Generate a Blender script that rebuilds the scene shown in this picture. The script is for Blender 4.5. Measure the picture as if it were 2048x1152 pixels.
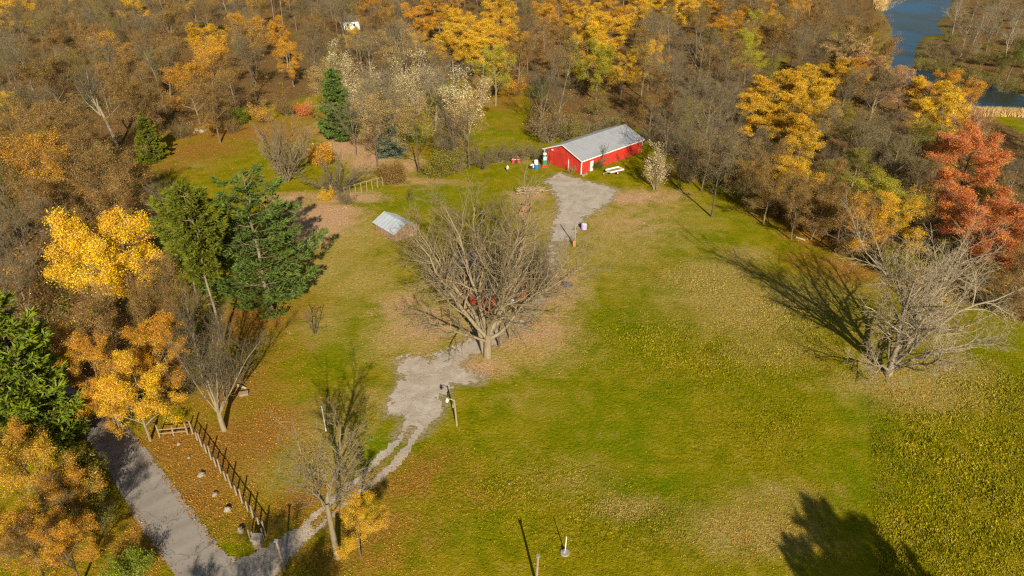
import bpy, math, random
import numpy as np
from mathutils import Vector, Matrix

for o in list(bpy.data.objects): bpy.data.objects.remove(o)
SC = bpy.context.scene
COL = SC.collection
R = math.radians

# ------------------------------------------------------------------ camera
CAM_H, PITCH, F = 48.0, R(30.0), 24.0
cam = bpy.data.cameras.new('camera'); cam.lens = F; cam.sensor_width = 36.0
cam.clip_start = 0.5; cam.clip_end = 6000
camo = bpy.data.objects.new('camera', cam); COL.objects.link(camo)
camo.location = (0, 0, CAM_H); camo.rotation_euler = (R(90) - PITCH, 0, 0)
SC.camera = camo
# ------------------------------------------------------------------ sky and sun
SUN_EL, SUN_AZ = R(27.0), R(168.0)          # azimuth clockwise from +Y: the sun stands behind the camera, a little to its right
w = bpy.data.worlds.new('World'); SC.world = w; w.use_nodes = True
nt = w.node_tree; bgn = nt.nodes['Background']
sky = nt.nodes.new('ShaderNodeTexSky'); sky.sky_type = 'NISHITA'; sky.sun_disc = False
sky.sun_elevation = SUN_EL; sky.sun_rotation = SUN_AZ
nt.links.new(sky.outputs[0], bgn.inputs[0]); bgn.inputs[1].default_value = 0.05
sd = bpy.data.lights.new('sun', 'SUN'); sd.energy = 5.0; sd.angle = R(0.55); sd.color = (1.0, 0.89, 0.72)
so = bpy.data.objects.new('sun', sd); COL.objects.link(so)
to_sun = Vector((math.sin(SUN_AZ) * math.cos(SUN_EL), math.cos(SUN_AZ) * math.cos(SUN_EL), math.sin(SUN_EL)))
so.rotation_euler = to_sun.to_track_quat('Z', 'Y').to_euler(); so.location = (30, -60, 90)
SC.view_settings.view_transform = 'Standard'; SC.view_settings.look = 'None'
SC.view_settings.exposure = 0.66; SC.view_settings.gamma = 1.0
SC.cycles.use_denoising = False; SC.cycles.filter_width = 1.3
SC.render.resolution_x, SC.render.resolution_y = 1024, 576

# ------------------------------------------------------------------ where a spot of the ground lies
FP = 2048 * F / 36.0
cs, sn = math.cos(PITCH), math.sin(PITCH)
def sstep(a, b, x):
    t = np.clip((np.asarray(x, float) - a) / (b - a), 0, 1); return t * t * (3 - 2 * t)
def plane(px, py, z=0.0):
    v = (py - 576) / FP; k = (CAM_H - z) / (sn + v * cs)
    return (px - 1024) / FP * k, k * (cs - v * sn)
def depth(x, y, z): return y * cs + (CAM_H - z) * sn
def topix(x, y, z):
    dz = depth(x, y, z); return 1024 + FP * x / dz, 576 + FP * ((CAM_H - z) * cs - y * sn) / dz

# ------------------------------------------------------------------ value noise
_rs = np.random.RandomState(5); _tab = _rs.rand(256, 256)
def vnoise(x, y, s=1.0, o=0):
    x = np.asarray(x, float) * s + 37.3 * o + 1000; y = np.asarray(y, float) * s + 11.7 * o + 1000
    xi = np.floor(x).astype(int); yi = np.floor(y).astype(int); fx = x - xi; fy = y - yi
    fx = fx * fx * (3 - 2 * fx); fy = fy * fy * (3 - 2 * fy)
    g = lambda a, b: _tab[a & 255, b & 255]
    return (g(xi, yi) * (1 - fx) + g(xi + 1, yi) * fx) * (1 - fy) + (g(xi, yi + 1) * (1 - fx) + g(xi + 1, yi + 1) * fx) * fy
def fnoise(x, y, s=1.0, o=0):
    return .55 * vnoise(x, y, s, o) + .3 * vnoise(x, y, s * 2.1, o + 3) + .15 * vnoise(x, y, s * 4.3, o + 7)
def inpoly(x, y, poly):
    x = np.asarray(x, float); y = np.asarray(y, float); r = np.zeros(x.shape, bool); n = len(poly)
    for i in range(n):
        x0, y0 = poly[i]; x1, y1 = poly[(i + 1) % n]
        if y0 == y1: continue
        r ^= ((y0 > y) != (y1 > y)) & (x < (x1 - x0) * (y - y0) / (y1 - y0) + x0)
    return r
def polydist(x, y, poly):
    """distance to a polygon's outline, negative inside"""
    x = np.asarray(x, float); y = np.asarray(y, float); d = np.full(x.shape, 1e9); n = len(poly)
    for i in range(n):
        x0, y0 = poly[i]; x1, y1 = poly[(i + 1) % n]; ex, ey = x1 - x0, y1 - y0
        t = np.clip(((x - x0) * ex + (y - y0) * ey) / (ex * ex + ey * ey + 1e-9), 0, 1)
        d = np.minimum(d, np.hypot(x - x0 - t * ex, y - y0 - t * ey))
    return np.where(inpoly(x, y, poly), -d, d)

# ------------------------------------------------------------------ terrain: a plateau that drops to the river flats on the right
RIVER_PX = [(1905, -22), (1893, 30), (1868, 42), (1884, 72), (1842, 70), (1826, 100), (1822, 138), (1905, 148), (1960, 158), (2050, 196),
            (2200, 260), (2200, 330), (2050, 231), (1965, 227), (1890, 215), (1820, 170), (1785, 130), (1778, 100), (1790, 62), (1768, 22), (1782, -22)]
WATER_Z = -7.0
RIVER = [plane(a, b, WATER_Z) for a, b in RIVER_PX]
def ground(x, y):
    x = np.asarray(x, float); y = np.asarray(y, float)
    s = x - 0.15 * (y - 100)
    z = -6.2 * sstep(78, 112, s)
    near = (x > 90) & (y > 120)
    if np.any(near):
        d = polydist(x, y, RIVER)
        z = np.where(near, z - 2.2 * (1 - sstep(-3, 3, d)), z)
    z = z + .5 * (fnoise(x, y, .02, 2) - .5) * sstep(20, 60, np.abs(x))
    return z + .05 * (fnoise(x, y, .35, 9) - .5)
def G(x, y): return float(ground(np.array([x]), np.array([y]))[0])
def P(px, py):
    z = 0.0
    for _ in range(6):
        x, y = plane(px, py, z); z = G(x, y)
    return Vector((x, y, z))

# ------------------------------------------------------------------ object helpers
def link(o): COL.objects.link(o); return o
def tag(o, label=None, cat=None, group=None, kind=None):
    if label: o['label'] = label
    if cat: o['category'] = cat
    if group: o['group'] = group
    if kind: o['kind'] = kind
    return o
def empty(name, loc=(0, 0, 0), rz=0.0, s=1.0):
    o = bpy.data.objects.new(name, None); o.location = loc; o.rotation_euler = (0, 0, rz); o.scale = (s, s, s); o.empty_display_size = .3
    return link(o)
def mesh_np(name, V, Fc, mats, mi=None, cols=None, smooth=False):
    """V n*3, Fc m*k (all faces of k corners) or list of such arrays"""
    me = bpy.data.meshes.new(name)
    if isinstance(Fc, np.ndarray): Fc = [Fc]
    Fc = [f for f in Fc if len(f)]
    V = np.asarray(V, np.float32)
    me.vertices.add(len(V)); me.vertices.foreach_set('co', V.ravel())
    li = np.concatenate([f.ravel() for f in Fc]).astype(np.int32)
    cnt = np.concatenate([np.full(len(f), f.shape[1], np.int32) for f in Fc])
    st = np.concatenate([[0], np.cumsum(cnt)[:-1]]).astype(np.int32)
    me.loops.add(len(li)); me.loops.foreach_set('vertex_index', li)
    me.polygons.add(len(cnt)); me.polygons.foreach_set('loop_start', st); me.polygons.foreach_set('loop_total', cnt)
    for m in mats: me.materials.append(m)
    if mi is not None: me.polygons.foreach_set('material_index', np.asarray(mi, np.int32))
    if smooth: me.polygons.foreach_set('use_smooth', np.ones(len(cnt), bool))
    if cols is not None:
        for nm, arr in cols.items():
            a = me.attributes.new(nm, 'FLOAT_COLOR', 'POINT'); a.data.foreach_set('color', np.asarray(arr, np.float32).ravel())
    me.update(calc_edges=True)
    return me
class MB:
    """collects boxes, prisms and tubes for one small mesh"""
    def __init__(s): s.v = []; s.f = []
    def quad(s, a, b, c, d): n = len(s.v); s.v += [a, b, c, d]; s.f.append((n, n + 1, n + 2, n + 3)); return s
    def poly(s, pts): n = len(s.v); s.v += list(pts); s.f.append(tuple(range(n, n + len(pts)))); return s
    def box(s, x0, x1, y0, y1, z0, z1):
        n = len(s.v)
        s.v += [(x0, y0, z0), (x1, y0, z0), (x1, y1, z0), (x0, y1, z0), (x0, y0, z1), (x1, y0, z1), (x1, y1, z1), (x0, y1, z1)]
        s.f += [tuple(n + i for i in q) for q in ((0, 3, 2, 1), (4, 5, 6, 7), (0, 1, 5, 4), (1, 2, 6, 5), (2, 3, 7, 6), (3, 0, 4, 7))]
        return s
    def slab(s, pts, t):
        """a flat polygon thickened along its normal by t"""
        p = [Vector(q) for q in pts]; nrm = (p[1] - p[0]).cross(p[2] - p[0]).normalized() * t
        n = len(s.v); k = len(p)
        s.v += [tuple(q) for q in p] + [tuple(q + nrm) for q in p]
        s.f.append(tuple(range(n + k - 1, n - 1, -1))); s.f.append(tuple(range(n + k, n + 2 * k)))
        for i in range(k): j = (i + 1) % k; s.f.append((n + i, n + j, n + k + j, n + k + i))
        return s
    def tube(s, pts, rad, k=8, cap=True):
        pts = [Vector(p) for p in pts]
        if not isinstance(rad, (list, tuple)): rad = [rad] * len(pts)
        n0 = len(s.v)
        for i, p in enumerate(pts):
            d = (pts[min(i + 1, len(pts) - 1)] - pts[max(i - 1, 0)]).normalized()
            u = d.orthogonal().normalized() if abs(d.z) < .95 else Vector((1, 0, 0)); u = (u - d * u.dot(d)).normalized(); v = d.cross(u)
            for j in range(k):
                a = 2 * math.pi * j / k; s.v.append(tuple(p + (u * math.cos(a) + v * math.sin(a)) * rad[i]))
        for i in range(len(pts) - 1):
            for j in range(k):
                a = n0 + i * k; s.f.append((a + j, a + (j + 1) % k, a + k + (j + 1) % k, a + k + j))
        if cap:
            s.f.append(tuple(n0 + j for j in range(k - 1, -1, -1))); e = n0 + (len(pts) - 1) * k; s.f.append(tuple(e + j for j in range(k)))
        return s
    def mesh(s, name, mat):
        me = bpy.data.meshes.new(name); me.from_pydata([tuple(v) for v in s.v], [], s.f); me.materials.append(mat); me.update(); return me
    def build(s, name, mat, parent=None, loc=(0, 0, 0), rz=0.0):
        o = bpy.data.objects.new(name, s.mesh(name, mat)); o.location = loc; o.rotation_euler = (0, 0, rz); o.parent = parent
        return link(o)
def blob(rng, r, sx=1, sy=1, sz=1, rough=.25, nu=9, nv=6):
    """an uneven stone"""
    m = MB(); rings = []
    for i in range(nv + 1):
        t = math.pi * i / nv; row = []
        for j in range(nu):
            a = 2 * math.pi * j / nu; k = r * (1 + rough * (rng.random() - .5))
            row.append((sx * k * math.sin(t) * math.cos(a), sy * k * math.sin(t) * math.sin(a), sz * k * math.cos(t)))
        rings.append(row)
    for i in range(nv):
        for j in range(nu):
            m.quad(rings[i][j], rings[i + 1][j], rings[i + 1][(j + 1) % nu], rings[i][(j + 1) % nu])
    return m

# ------------------------------------------------------------------ materials
class NT:
    def __init__(s, name):
        s.m = bpy.data.materials.new(name); s.m.use_nodes = True; s.t = s.m.node_tree; s.b = s.t.nodes['Principled BSDF']; s.out = s.t.nodes['Material Output']
        s.b.inputs['Roughness'].default_value = .85; s.b.inputs['Specular IOR Level'].default_value = .2
    def n(s, typ, **kw):
        q = s.t.nodes.new(typ)
        for k, v in kw.items(): setattr(q, k, v)
        return q
    def put(s, sock, v):
        if isinstance(v, bpy.types.NodeSocket): s.t.links.new(v, sock)
        elif isinstance(v, (tuple, list)) and len(v) == 3 and sock.type == 'RGBA': sock.default_value = (*v, 1)
        else: sock.default_value = v
    def pos(s): return s.n('ShaderNodeNewGeometry').outputs['Position']
    def obj(s): return s.n('ShaderNodeTexCoord').outputs['Object']
    def noise(s, vec, scale, det=3.0, rough=.55, dist=0.0):
        q = s.n('ShaderNodeTexNoise'); s.put(q.inputs['Vector'], vec); q.inputs['Scale'].default_value = scale; q.inputs['Detail'].default_value = det
        q.inputs['Roughness'].default_value = rough; q.inputs['Distortion'].default_value = dist; return q.outputs['Fac']
    def ramp(s, fac, a, b, lo=0.0, hi=1.0):
        q = s.n('ShaderNodeMapRange'); s.put(q.inputs['Value'], fac); q.inputs['From Min'].default_value = a; q.inputs['From Max'].default_value = b
        q.inputs['To Min'].default_value = lo; q.inputs['To Max'].default_value = hi; return q.outputs[0]
    def math(s, op, a, b=0.0, c=0.0):
        q = s.n('ShaderNodeMath', operation=op); s.put(q.inputs[0], a); s.put(q.inputs[1], b); s.put(q.inputs[2], c); return q.outputs[0]
    def mix(s, fac, a, b, mode='MIX'):
        q = s.n('ShaderNodeMix', data_type='RGBA', blend_type=mode); s.put(q.inputs[0], fac); s.put(q.inputs[6], a); s.put(q.inputs[7], b); return q.outputs[2]
    def hsv(s, col, h=.5, sa=1.0, v=1.0):
        q = s.n('ShaderNodeHueSaturation'); s.put(q.inputs['Color'], col); s.put(q.inputs['Hue'], h); s.put(q.inputs['Saturation'], sa); s.put(q.inputs['Value'], v); return q.outputs[0]
    def attr(s, name): return s.n('ShaderNodeAttribute', attribute_name=name)
    def scale(s, vec, x, y, z):
        q = s.n('ShaderNodeMapping'); s.put(q.inputs['Vector'], vec); q.inputs['Scale'].default_value = (x, y, z); return q.outputs[0]
    def bump(s, h, strength=.5, dist=.1):
        q = s.n('ShaderNodeBump'); s.put(q.inputs['Height'], h); q.inputs['Strength'].default_value = strength; q.inputs['Distance'].default_value = dist
        s.put(s.b.inputs['Normal'], q.outputs[0])
    def col(s, c): s.put(s.b.inputs['Base Color'], c); return s
    def rough(s, r, spec=None):
        s.put(s.b.inputs['Roughness'], r)
        if spec is not None: s.b.inputs['Specular IOR Level'].default_value = spec
        return s
def plain(name, c, rough=.7, spec=.3, metal=0.0, dirt=.35, sc=1.5, dirtcol=None):
    """a painted or raw surface with uneven wear"""
    q = NT(name); p = q.obj(); n = q.noise(p, sc, 5, .62)
    d = dirtcol or tuple(x * .55 for x in c)
    q.col(q.mix(q.ramp(n, .42, .75, 0, dirt), c, d)); q.rough(rough, spec); q.b.inputs['Metallic'].default_value = metal
    q.bump(q.noise(p, sc * 7, 3), .15, .02); return q.m
def leafmat(name, trans=.16):
    q = NT(name); oi = q.n('ShaderNodeObjectInfo'); a = q.attr('lv'); sep = q.n('ShaderNodeSeparateColor'); q.put(sep.inputs[0], a.outputs['Color'])
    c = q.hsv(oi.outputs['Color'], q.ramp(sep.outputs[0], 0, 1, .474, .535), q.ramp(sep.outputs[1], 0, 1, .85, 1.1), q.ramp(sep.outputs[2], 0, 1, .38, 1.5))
    q.col(c); q.rough(.85, .04)
    tr = q.n('ShaderNodeBsdfTranslucent'); q.put(tr.inputs[0], c); mx = q.n('ShaderNodeMixShader'); mx.inputs[0].default_value = trans
    q.t.links.new(q.b.outputs[0], mx.inputs[1]); q.t.links.new(tr.outputs[0], mx.inputs[2]); q.t.links.new(mx.outputs[0], q.out.inputs[0]); return q.m
def barkmat(name, by_object=True, c=(.2, .17, .12)):
    q = NT(name); p = q.obj(); oi = q.n('ShaderNodeObjectInfo')
    base = oi.outputs['Color'] if by_object else q.hsv(c, .5, 1, q.ramp(oi.outputs['Random'], 0, 1, .75, 1.25))
    n = q.noise(q.scale(p, 3, 3, .7), 1.6, 5, .65); n2 = q.noise(p, .5, 3)
    c1 = q.mix(q.ramp(n, .3, .75), q.hsv(base, .5, 1, .6), q.hsv(base, .5, .9, 1.25))
    q.col(q.mix(q.ramp(n2, .52, .7, 0, .35), c1, (.13, .12, .035))); q.bump(n, .6, .04); return q.m
M = {}
M['leaf'] = leafmat('leaf'); M['needle'] = leafmat('needle', .1)
M['bark'] = barkmat('bark'); M['twig'] = barkmat('twig', False, (.175, .138, .075))
M['twig_pale'] = barkmat('twig_pale', False, (.29, .23, .14))
M['twig_tan'] = barkmat('twig_tan', False, (.225, .17, .088))
def redmat():
    q = NT('red_paint'); p = q.obj(); n = q.noise(q.scale(p, 3.2, 3.2, .35), 1.0, 5, .65); n2 = q.noise(p, .45, 4)
    c = q.mix(q.ramp(n, .4, .72, 0, .7), (.48, .034, .02), (.27, .03, .02)); c = q.mix(q.ramp(n2, .5, .72, 0, .45), c, (.52, .085, .055))
    sx = q.n('ShaderNodeSeparateXYZ'); q.put(sx.inputs[0], p); c = q.mix(q.math('MULTIPLY', q.ramp(sx.outputs[2], .9, 0, 0, .8), q.ramp(n, .35, .6)), c, (.20, .07, .04))
    q.col(c); q.rough(.8, .15); q.bump(n, .2, .02); return q.m
M['red_paint'] = redmat()
M['white_paint'] = plain('white_paint', (.74, .72, .68), .6, .3, dirt=.3)
M['wood_grey'] = plain('wood_grey', (.29, .225, .14), .85, .2, dirt=.6, sc=4)
M['wood_dark'] = plain('wood_dark', (.10, .065, .04), .85, .2, dirt=.5, sc=4)
M['black'] = plain('black', (.03, .03, .033), .7, .3)
M['stone'] = plain('stone', (.25, .195, .13), .9, .2, dirt=.6, sc=5)
M['white_stone'] = plain('white_stone', (.27, .235, .18), .85, .2, dirt=.6, sc=4)
M['concrete'] = plain('concrete', (.30, .27, .22), .9, .2, dirt=.5, sc=4)
M['green_paint'] = plain('green_paint', (.015, .20, .115), .45, .4, dirt=.3, sc=3)
M['bright_red'] = plain('bright_red', (.6, .025, .02), .5, .4, dirt=.3, sc=3)
M['blue_plastic'] = plain('blue_plastic', (.025, .14, .30), .4, .4, dirt=.3, sc=3)
M['orange_paint'] = plain('orange_paint', (.46, .17, .05), .55, .35, dirt=.45, sc=3)
M['lavender'] = plain('lavender', (.40, .30, .52), .5, .3, dirt=.3, sc=3)
M['tarp'] = plain('tarp', (.055, .055, .075), .6, .3, dirt=.5, sc=2)
M['rubber'] = plain('rubber', (.02, .02, .02), .85, .2)
M['steel'] = plain('steel', (.55, .55, .54), .4, .5, metal=.6, dirt=.4, sc=3)
M['lamp_glass'] = plain('lamp_glass', (.85, .85, .8), .25, .5, dirt=.1)
M['pane'] = plain('pane', (.03, .04, .05), .08, .6, dirt=.1)
M['log'] = plain('log', (.50, .38, .22), .85, .2, dirt=.5, sc=3)
M['reed'] = plain('reed', (.55, .38, .15), .9, .1, dirt=.4, sc=3)
def roofmat(name, c, rust):
    q = NT(name); p = q.obj(); n = q.noise(q.scale(p, 1, .25, 1), 1.2, 6, .65); n2 = q.noise(p, 4, 4)
    cc = q.mix(q.ramp(n, .45, .75, 0, .55), c, rust); cc = q.mix(q.ramp(n2, .5, .7, 0, .25), cc, tuple(x * .6 for x in c))
    q.col(cc); q.rough(.55, .35); q.b.inputs['Metallic'].default_value = .15; q.bump(n2, .2, .02); return q.m
M['roof'] = roofmat('roof', (.33, .345, .36), (.20, .20, .20))
M['roof_dark'] = roofmat('roof_dark', (.17, .158, .14), (.10, .092, .08))
M['roof_pale'] = roofmat('roof_pale', (.43, .48, .51), (.30, .325, .335))
def boardmat():
    q = NT('old_boards'); p = q.obj(); n = q.noise(q.scale(p, 4, 4, .8), 1.5, 6, .7); n2 = q.noise(p, .9, 4)
    c = q.mix(q.ramp(n, .3, .7), (.16, .085, .05), (.38, .23, .14)); c = q.mix(q.ramp(n2, .45, .65, 0, .6), c, (.30, .25, .20))
    q.col(c); q.bump(n, .5, .03); return q.m
M['old_boards'] = boardmat()
#SPLIT
# ------------------------------------------------------------------ what grows where on the ground
FOREST_PX = {
 'left': [(-900, 640), (-300, 790), (60, 800), (215, 800), (318, 868), (352, 780), (350, 690), (330, 600), (318, 520), (335, 455), (325, 390), (330, 345), (262, 318), (338, 264), (470, 240), (605, 198), (650, 190),
          (640, 150), (660, 95), (560, 60), (300, 40), (0, 60), (-500, 60), (-900, 200)],
 'back': [(-500, 60), (0, 60), (300, 40), (560, 60), (660, 95), (690, 150), (760, 165), (860, 168), (930, 160), (955, 168), (1058, 168), (1062, 200), (1040, 262), (1095, 280), (1140, 262), (1235, 236), (1286, 262), (1330, 290), (1420, 320),
          (1470, 250), (1560, 130), (1640, 70), (1760, 20), (1740, -40), (1000, -55), (200, -55), (-500, -40)],
 'right': [(1286, 262), (1300, 292), (1352, 338), (1420, 362), (1500, 395), (1585, 440), (1640, 480), (1700, 520), (1790, 560), (1870, 600), (1960, 620), (2048, 650), (2350, 700), (2500, 560), (2120, 300), (1985, 235), (1880, 225), (1800, 165), (1700, 85), (1640, 70), (1560, 130), (1470, 250)],
 'flats': [(1905, 140), (1965, 150), (2060, 190), (2300, 300), (2400, 150), (2200, -20), (1920, -20), (1905, 40), (1885, 60), (1890, 76), (1850, 80), (1835, 130)],
}
def wpoly(pxs):
    return [tuple(P(a, b)[:2]) for a, b in pxs]
FOREST = {k: wpoly(v) for k, v in FOREST_PX.items()}
BLOBS = {   # px, py, radius across (m), radius away (m), weight
 'orange': [(480, 262, 18, 8, 1), (390, 300, 12, 9, .9), (560, 270, 10, 9, .85), (330, 330, 8, 6, .7), (1000, 200, 9, 14, .75), (1010, 250, 5, 8, .45), (700, 240, 8, 10, .6), (820, 300, 8, 8, .5), (900, 300, 8, 6, .4), (600, 620, 4, 6, .5), (560, 520, 5, 6, .6), (420, 930, 5, 5, 1), (360, 890, 5, 4, 1), (480, 880, 6, 4, 1), (540, 840, 5, 4, .8), (450, 1010, 4, 4, .7), (400, 985, 4, 4, .9), (510, 1040, 4, 3, .5), (600, 1010, 4, 3, .8), (500, 640, 6, 7, .9), (560, 700, 4, 4, .5),
            (420, 265, 16, 10, .8), (380, 340, 12, 8, .35), (600, 240, 12, 10, .6), (1010, 175, 11, 9, .9), (1600, 430, 9, 5, .9), (1660, 470, 7, 7, 1), (1700, 540, 6, 6, .8), (1560, 405, 8, 4, .7), (1620, 520, 6, 5, .5), (1380, 350, 10, 4, .5),
            (800, 970, 4, 3, .75), (740, 1060, 4, 3, .8), (860, 930, 4, 3, .55), (700, 1110, 5, 3, .7), (940, 980, 4, 4, .35), (820, 1060, 4, 4, .45), (640, 1110, 4, 3, .5), (470, 780, 6, 6, .75), (250, 1130, 5, 3, .55), (180, 1080, 6, 4, .5), (285, 1060, 2.5, 5, .8),
            (1900, 640, 5, 3, .4), (300, 1110, 2, 4, .8), (760, 900, 3, 3, .4)],
 'pink': [(850, 650, 5, 5, .6), (1060, 665, 6, 4, .65), (950, 735, 5, 2.5, .6), (1110, 580, 4, 7, .6), (800, 610, 4, 5, .5), (1250, 450, 8, 8, .4), (640, 445, 6, 5, 1), (610, 430, 6, 5, .9), (720, 270, 8, 12, .9), (655, 425, 6, 4, 1), (620, 470, 4, 5, .75), (700, 290, 7, 10, .95), (740, 320, 5, 8, .8), (690, 395, 7, 3, .9), (800, 360, 8, 3, .45), (650, 250, 5, 8, .5), (580, 400, 5, 4, .7), (860, 365, 8, 2, .5), (1260, 395, 8, 4, .75), (1330, 390, 6, 4, .5), (1060, 390, 4, 3, .7),
          (820, 330, 4, 6, .6), (1020, 320, 5, 2, .4)],
 'tan': [(690, 480, 8, 8, .8), (720, 560, 6, 7, .75), (650, 540, 5, 7, .8), (640, 640, 5, 6, .6), (740, 460, 6, 6, .7), (1230, 500, 9, 9, .6), (1320, 430, 10, 8, .55), (1180, 420, 6, 6, .6), (930, 640, 6, 5, .8), (780, 680, 4, 5, .8), (1120, 560, 5, 7, .8), (1080, 520, 5, 8, .8), (640, 900, 6, 5, .6), (560, 930, 5, 4, .5), (1560, 600, 9, 6, .8), (1480, 600, 11, 6, .9), (1420, 560, 9, 5, .8), (1330, 470, 8, 8, .45), (1060, 700, 6, 4, .9), (830, 660, 5, 5, .9), (1010, 690, 5, 3, .9), (1840, 790, 7, 3, .8), (1230, 440, 7, 8, .6), (850, 650, 5, 6, 1), (810, 600, 4, 5, .7), (1060, 660, 6, 4, 1), (1000, 720, 6, 2.5, .8), (900, 560, 6, 6, .6), (1100, 600, 4, 6, .7), (1090, 440, 5, 6, .8), (1040, 400, 4, 6, .6), (1200, 470, 5, 7, .5), (1150, 530, 5, 5, .55), (1260, 420, 6, 6, .5), (1300, 440, 7, 5, .4), (1830, 765, 6, 3.2, 1), (1760, 770, 6, 3, .75), (1900, 740, 5, 3, .8),
         (1440, 545, 7, 5, .85), (1400, 600, 5, 4, .7), (1490, 510, 4, 3, .9), (1500, 640, 9, 5, .7), (1560, 700, 8, 4, .5), (1500, 1060, 6, 3, .85), (1560, 1000, 5, 2.5, .6), (1250, 1015, 3, 1.5, .8), (1150, 960, 5, 3, .35), (700, 880, 4, 4, .6), (620, 850, 5, 5, .6), (740, 800, 4, 3, .6), (1650, 580, 9, 6, .55), (1750, 660, 7, 6, .5), (690, 560, 5, 5, .45), (760, 520, 4, 5, .4),
         (1060, 800, 5, 4, .25), (830, 720, 4, 3, .8), (1240, 560, 7, 9, .3), (1050, 310, 6, 5, .4), (395, 330, 3, 2, .6)],
 'lush': [(1180, 720, 8, 6, .9), (1300, 800, 9, 6, .8), (1330, 560, 6, 8, .8), (1420, 460, 8, 6, .9), (755, 885, 2.5, 3, 1.2), (735, 905, 2, 2.5, 1.2), (1250, 640, 8, 6, .9), (1120, 800, 9, 6, .9), (1230, 880, 8, 5, 1), (1380, 480, 8, 8, .8), (1450, 440, 6, 6, .9), (690, 700, 5, 6, .9), (720, 640, 4, 6, .7), (820, 400, 12, 6, 1), (900, 390, 8, 5, .8), (770, 890, 3, 3, 1), (1000, 900, 6, 3, .8), (1330, 980, 7, 4, .9), (900, 1060, 6, 2.5, .7), (1740, 860, 3.5, 8, 1), (1700, 950, 4, 5, .9),
          (1600, 800, 8, 5, .4), (2000, 700, 7, 7, .7), (990, 270, 6, 18, .9), (1000, 210, 8, 14, .5), (450, 320, 7, 6, .4), (370, 400, 8, 6, .5), (1235, 345, 4, 2.5, .8), (980, 340, 10, 5, .5), (460, 1080, 3, 3, .5), (2030, 260, 12, 7, 1), (720, 330, 5, 5, .5), (1450, 790, 9, 5, .5)],
 'rough': [(1950, 950, 11, 12, 1), (1850, 1080, 8, 6, 1), (2000, 780, 9, 7, .8), (1450, 720, 14, 7, .75), (1560, 640, 12, 8, .75), (1300, 680, 8, 6, .8), (1400, 560, 8, 6, .7), (1600, 850, 10, 6, .6), (2150, 900, 14, 12, 1), (1030, 980, 10, 5, .5), (1230, 1040, 9, 4, .5)],
}
BW = {k: [(*P(a, b)[:2], rx, ry, wt) for a, b, rx, ry, wt in v] for k, v in BLOBS.items()}
MOW = (P(1738, 800), P(1752, 1152))
ISLAND = [tuple(P(a, b)[:2]) for a, b in ((812, 834), (806, 866), (770, 908), (735, 935), (712, 930), (716, 895), (752, 862), (785, 842))]
def mask(kind, x, y):
    r = np.zeros(np.shape(x))
    for bx, by, rx, ry, wt in BW[kind]:
        r = np.maximum(r, wt * np.exp(-.9 * (((x - bx) / rx) ** 2 + ((y - by) / ry) ** 2)))
    if kind in ('orange', 'tan', 'pink'):   # the grass island left of the wheel tracks stays green
        r = r * (1 - np.clip(1.3 * (1 - sstep(-.6, .5, polydist(x, y, ISLAND))), 0, 1))
    if kind == 'rough':   # a mown lane runs left of the rough field
        e = MOW[0][0] + (MOW[1][0] - MOW[0][0]) * (y - MOW[0][1]) / (MOW[1][1] - MOW[0][1]) - x
        r = r * (1 - .85 * sstep(64, 58, y) * sstep(-.4, .3, e) * (1 - sstep(3.5, 9, e)))
    return r
def forest_mask(x, y, soft=4.0):
    r = np.zeros(np.shape(x))
    for k, pl in FOREST.items():
        r = np.maximum(r, 1 - sstep(-soft, soft * .6, polydist(x, y, pl)))
    return r

DRIVE = wpoly([(452, 1120), (490, 1124), (560, 1084), (612, 1046), (655, 1010), (722, 955), (762, 912), (800, 868), (812, 832), (772, 830), (780, 795), (800, 760), (795, 722), (815, 712), (862, 716), (912, 692), (965, 660), (1040, 630), (1062, 600), (1075, 560), (1098, 500), (1108, 450), (1116, 400), (1092, 362),
               (1118, 346), (1150, 356), (1200, 368), (1238, 378), (1222, 402), (1195, 420), (1165, 440), (1150, 470), (1126, 500), (1100, 560), (1085, 610), (1050, 660), (985, 690), (932, 716), (928, 744), (968, 752), (962, 768), (905, 768), (886, 800), (882, 830), (842, 872), (802, 920), (752, 964), (700, 1000), (650, 1042), (600, 1088), (560, 1130), (520, 1200), (430, 1200)])
# the ground: one sheet, close-meshed where the picture looks and wide at the rim
def axis(lo, hi, step, lo2, hi2, step2, far):
    a = list(np.arange(lo, hi, step)); b = [a[0]]; c = [a[-1]]
    while b[-1] > lo2: b.append(b[-1] - step2)
    while c[-1] < hi2: c.append(c[-1] + step2)
    for q, sg in ((b, -1), (c, 1)):
        s = step2
        while abs(q[-1]) < far: s *= 1.6; q.append(q[-1] + sg * s)
    return np.array(b[::-1] + a[1:-1] + c)
gx = axis(-75, 95, .7, -330, 330, 4.0, 2500); gy = axis(28, 172, .7, -60, 480, 4.0, 2500)
GX, GY = np.meshgrid(gx, gy); X1, Y1 = GX.ravel(), GY.ravel()
Z1 = ground(X1, Y1)
nx, ny = len(gx), len(gy)
ii = (np.arange(ny - 1)[:, None] * nx + np.arange(nx - 1)[None, :]).ravel()
quads = np.stack([ii, ii + 1, ii + nx + 1, ii + nx], 1)
rough = mask('rough', X1, Y1)
Z1 = Z1 + rough * .16 * (vnoise(X1, Y1, 1.1, 4) - .5) * (np.abs(X1) < 110)
fm = forest_mask(X1, Y1)
fm = np.where((Y1 > 330) | (np.abs(X1) > 260), 1.0, fm)
river_d = polydist(X1, Y1, RIVER); bank = (1 - sstep(0, 9, river_d)) * (X1 > 90)
mA = np.stack([mask('orange', X1, Y1), mask('pink', X1, Y1), mask('tan', X1, Y1), np.ones(len(X1))], 1)
mB = np.stack([mask('lush', X1, Y1), fm, bank, np.ones(len(X1))], 1)
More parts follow.
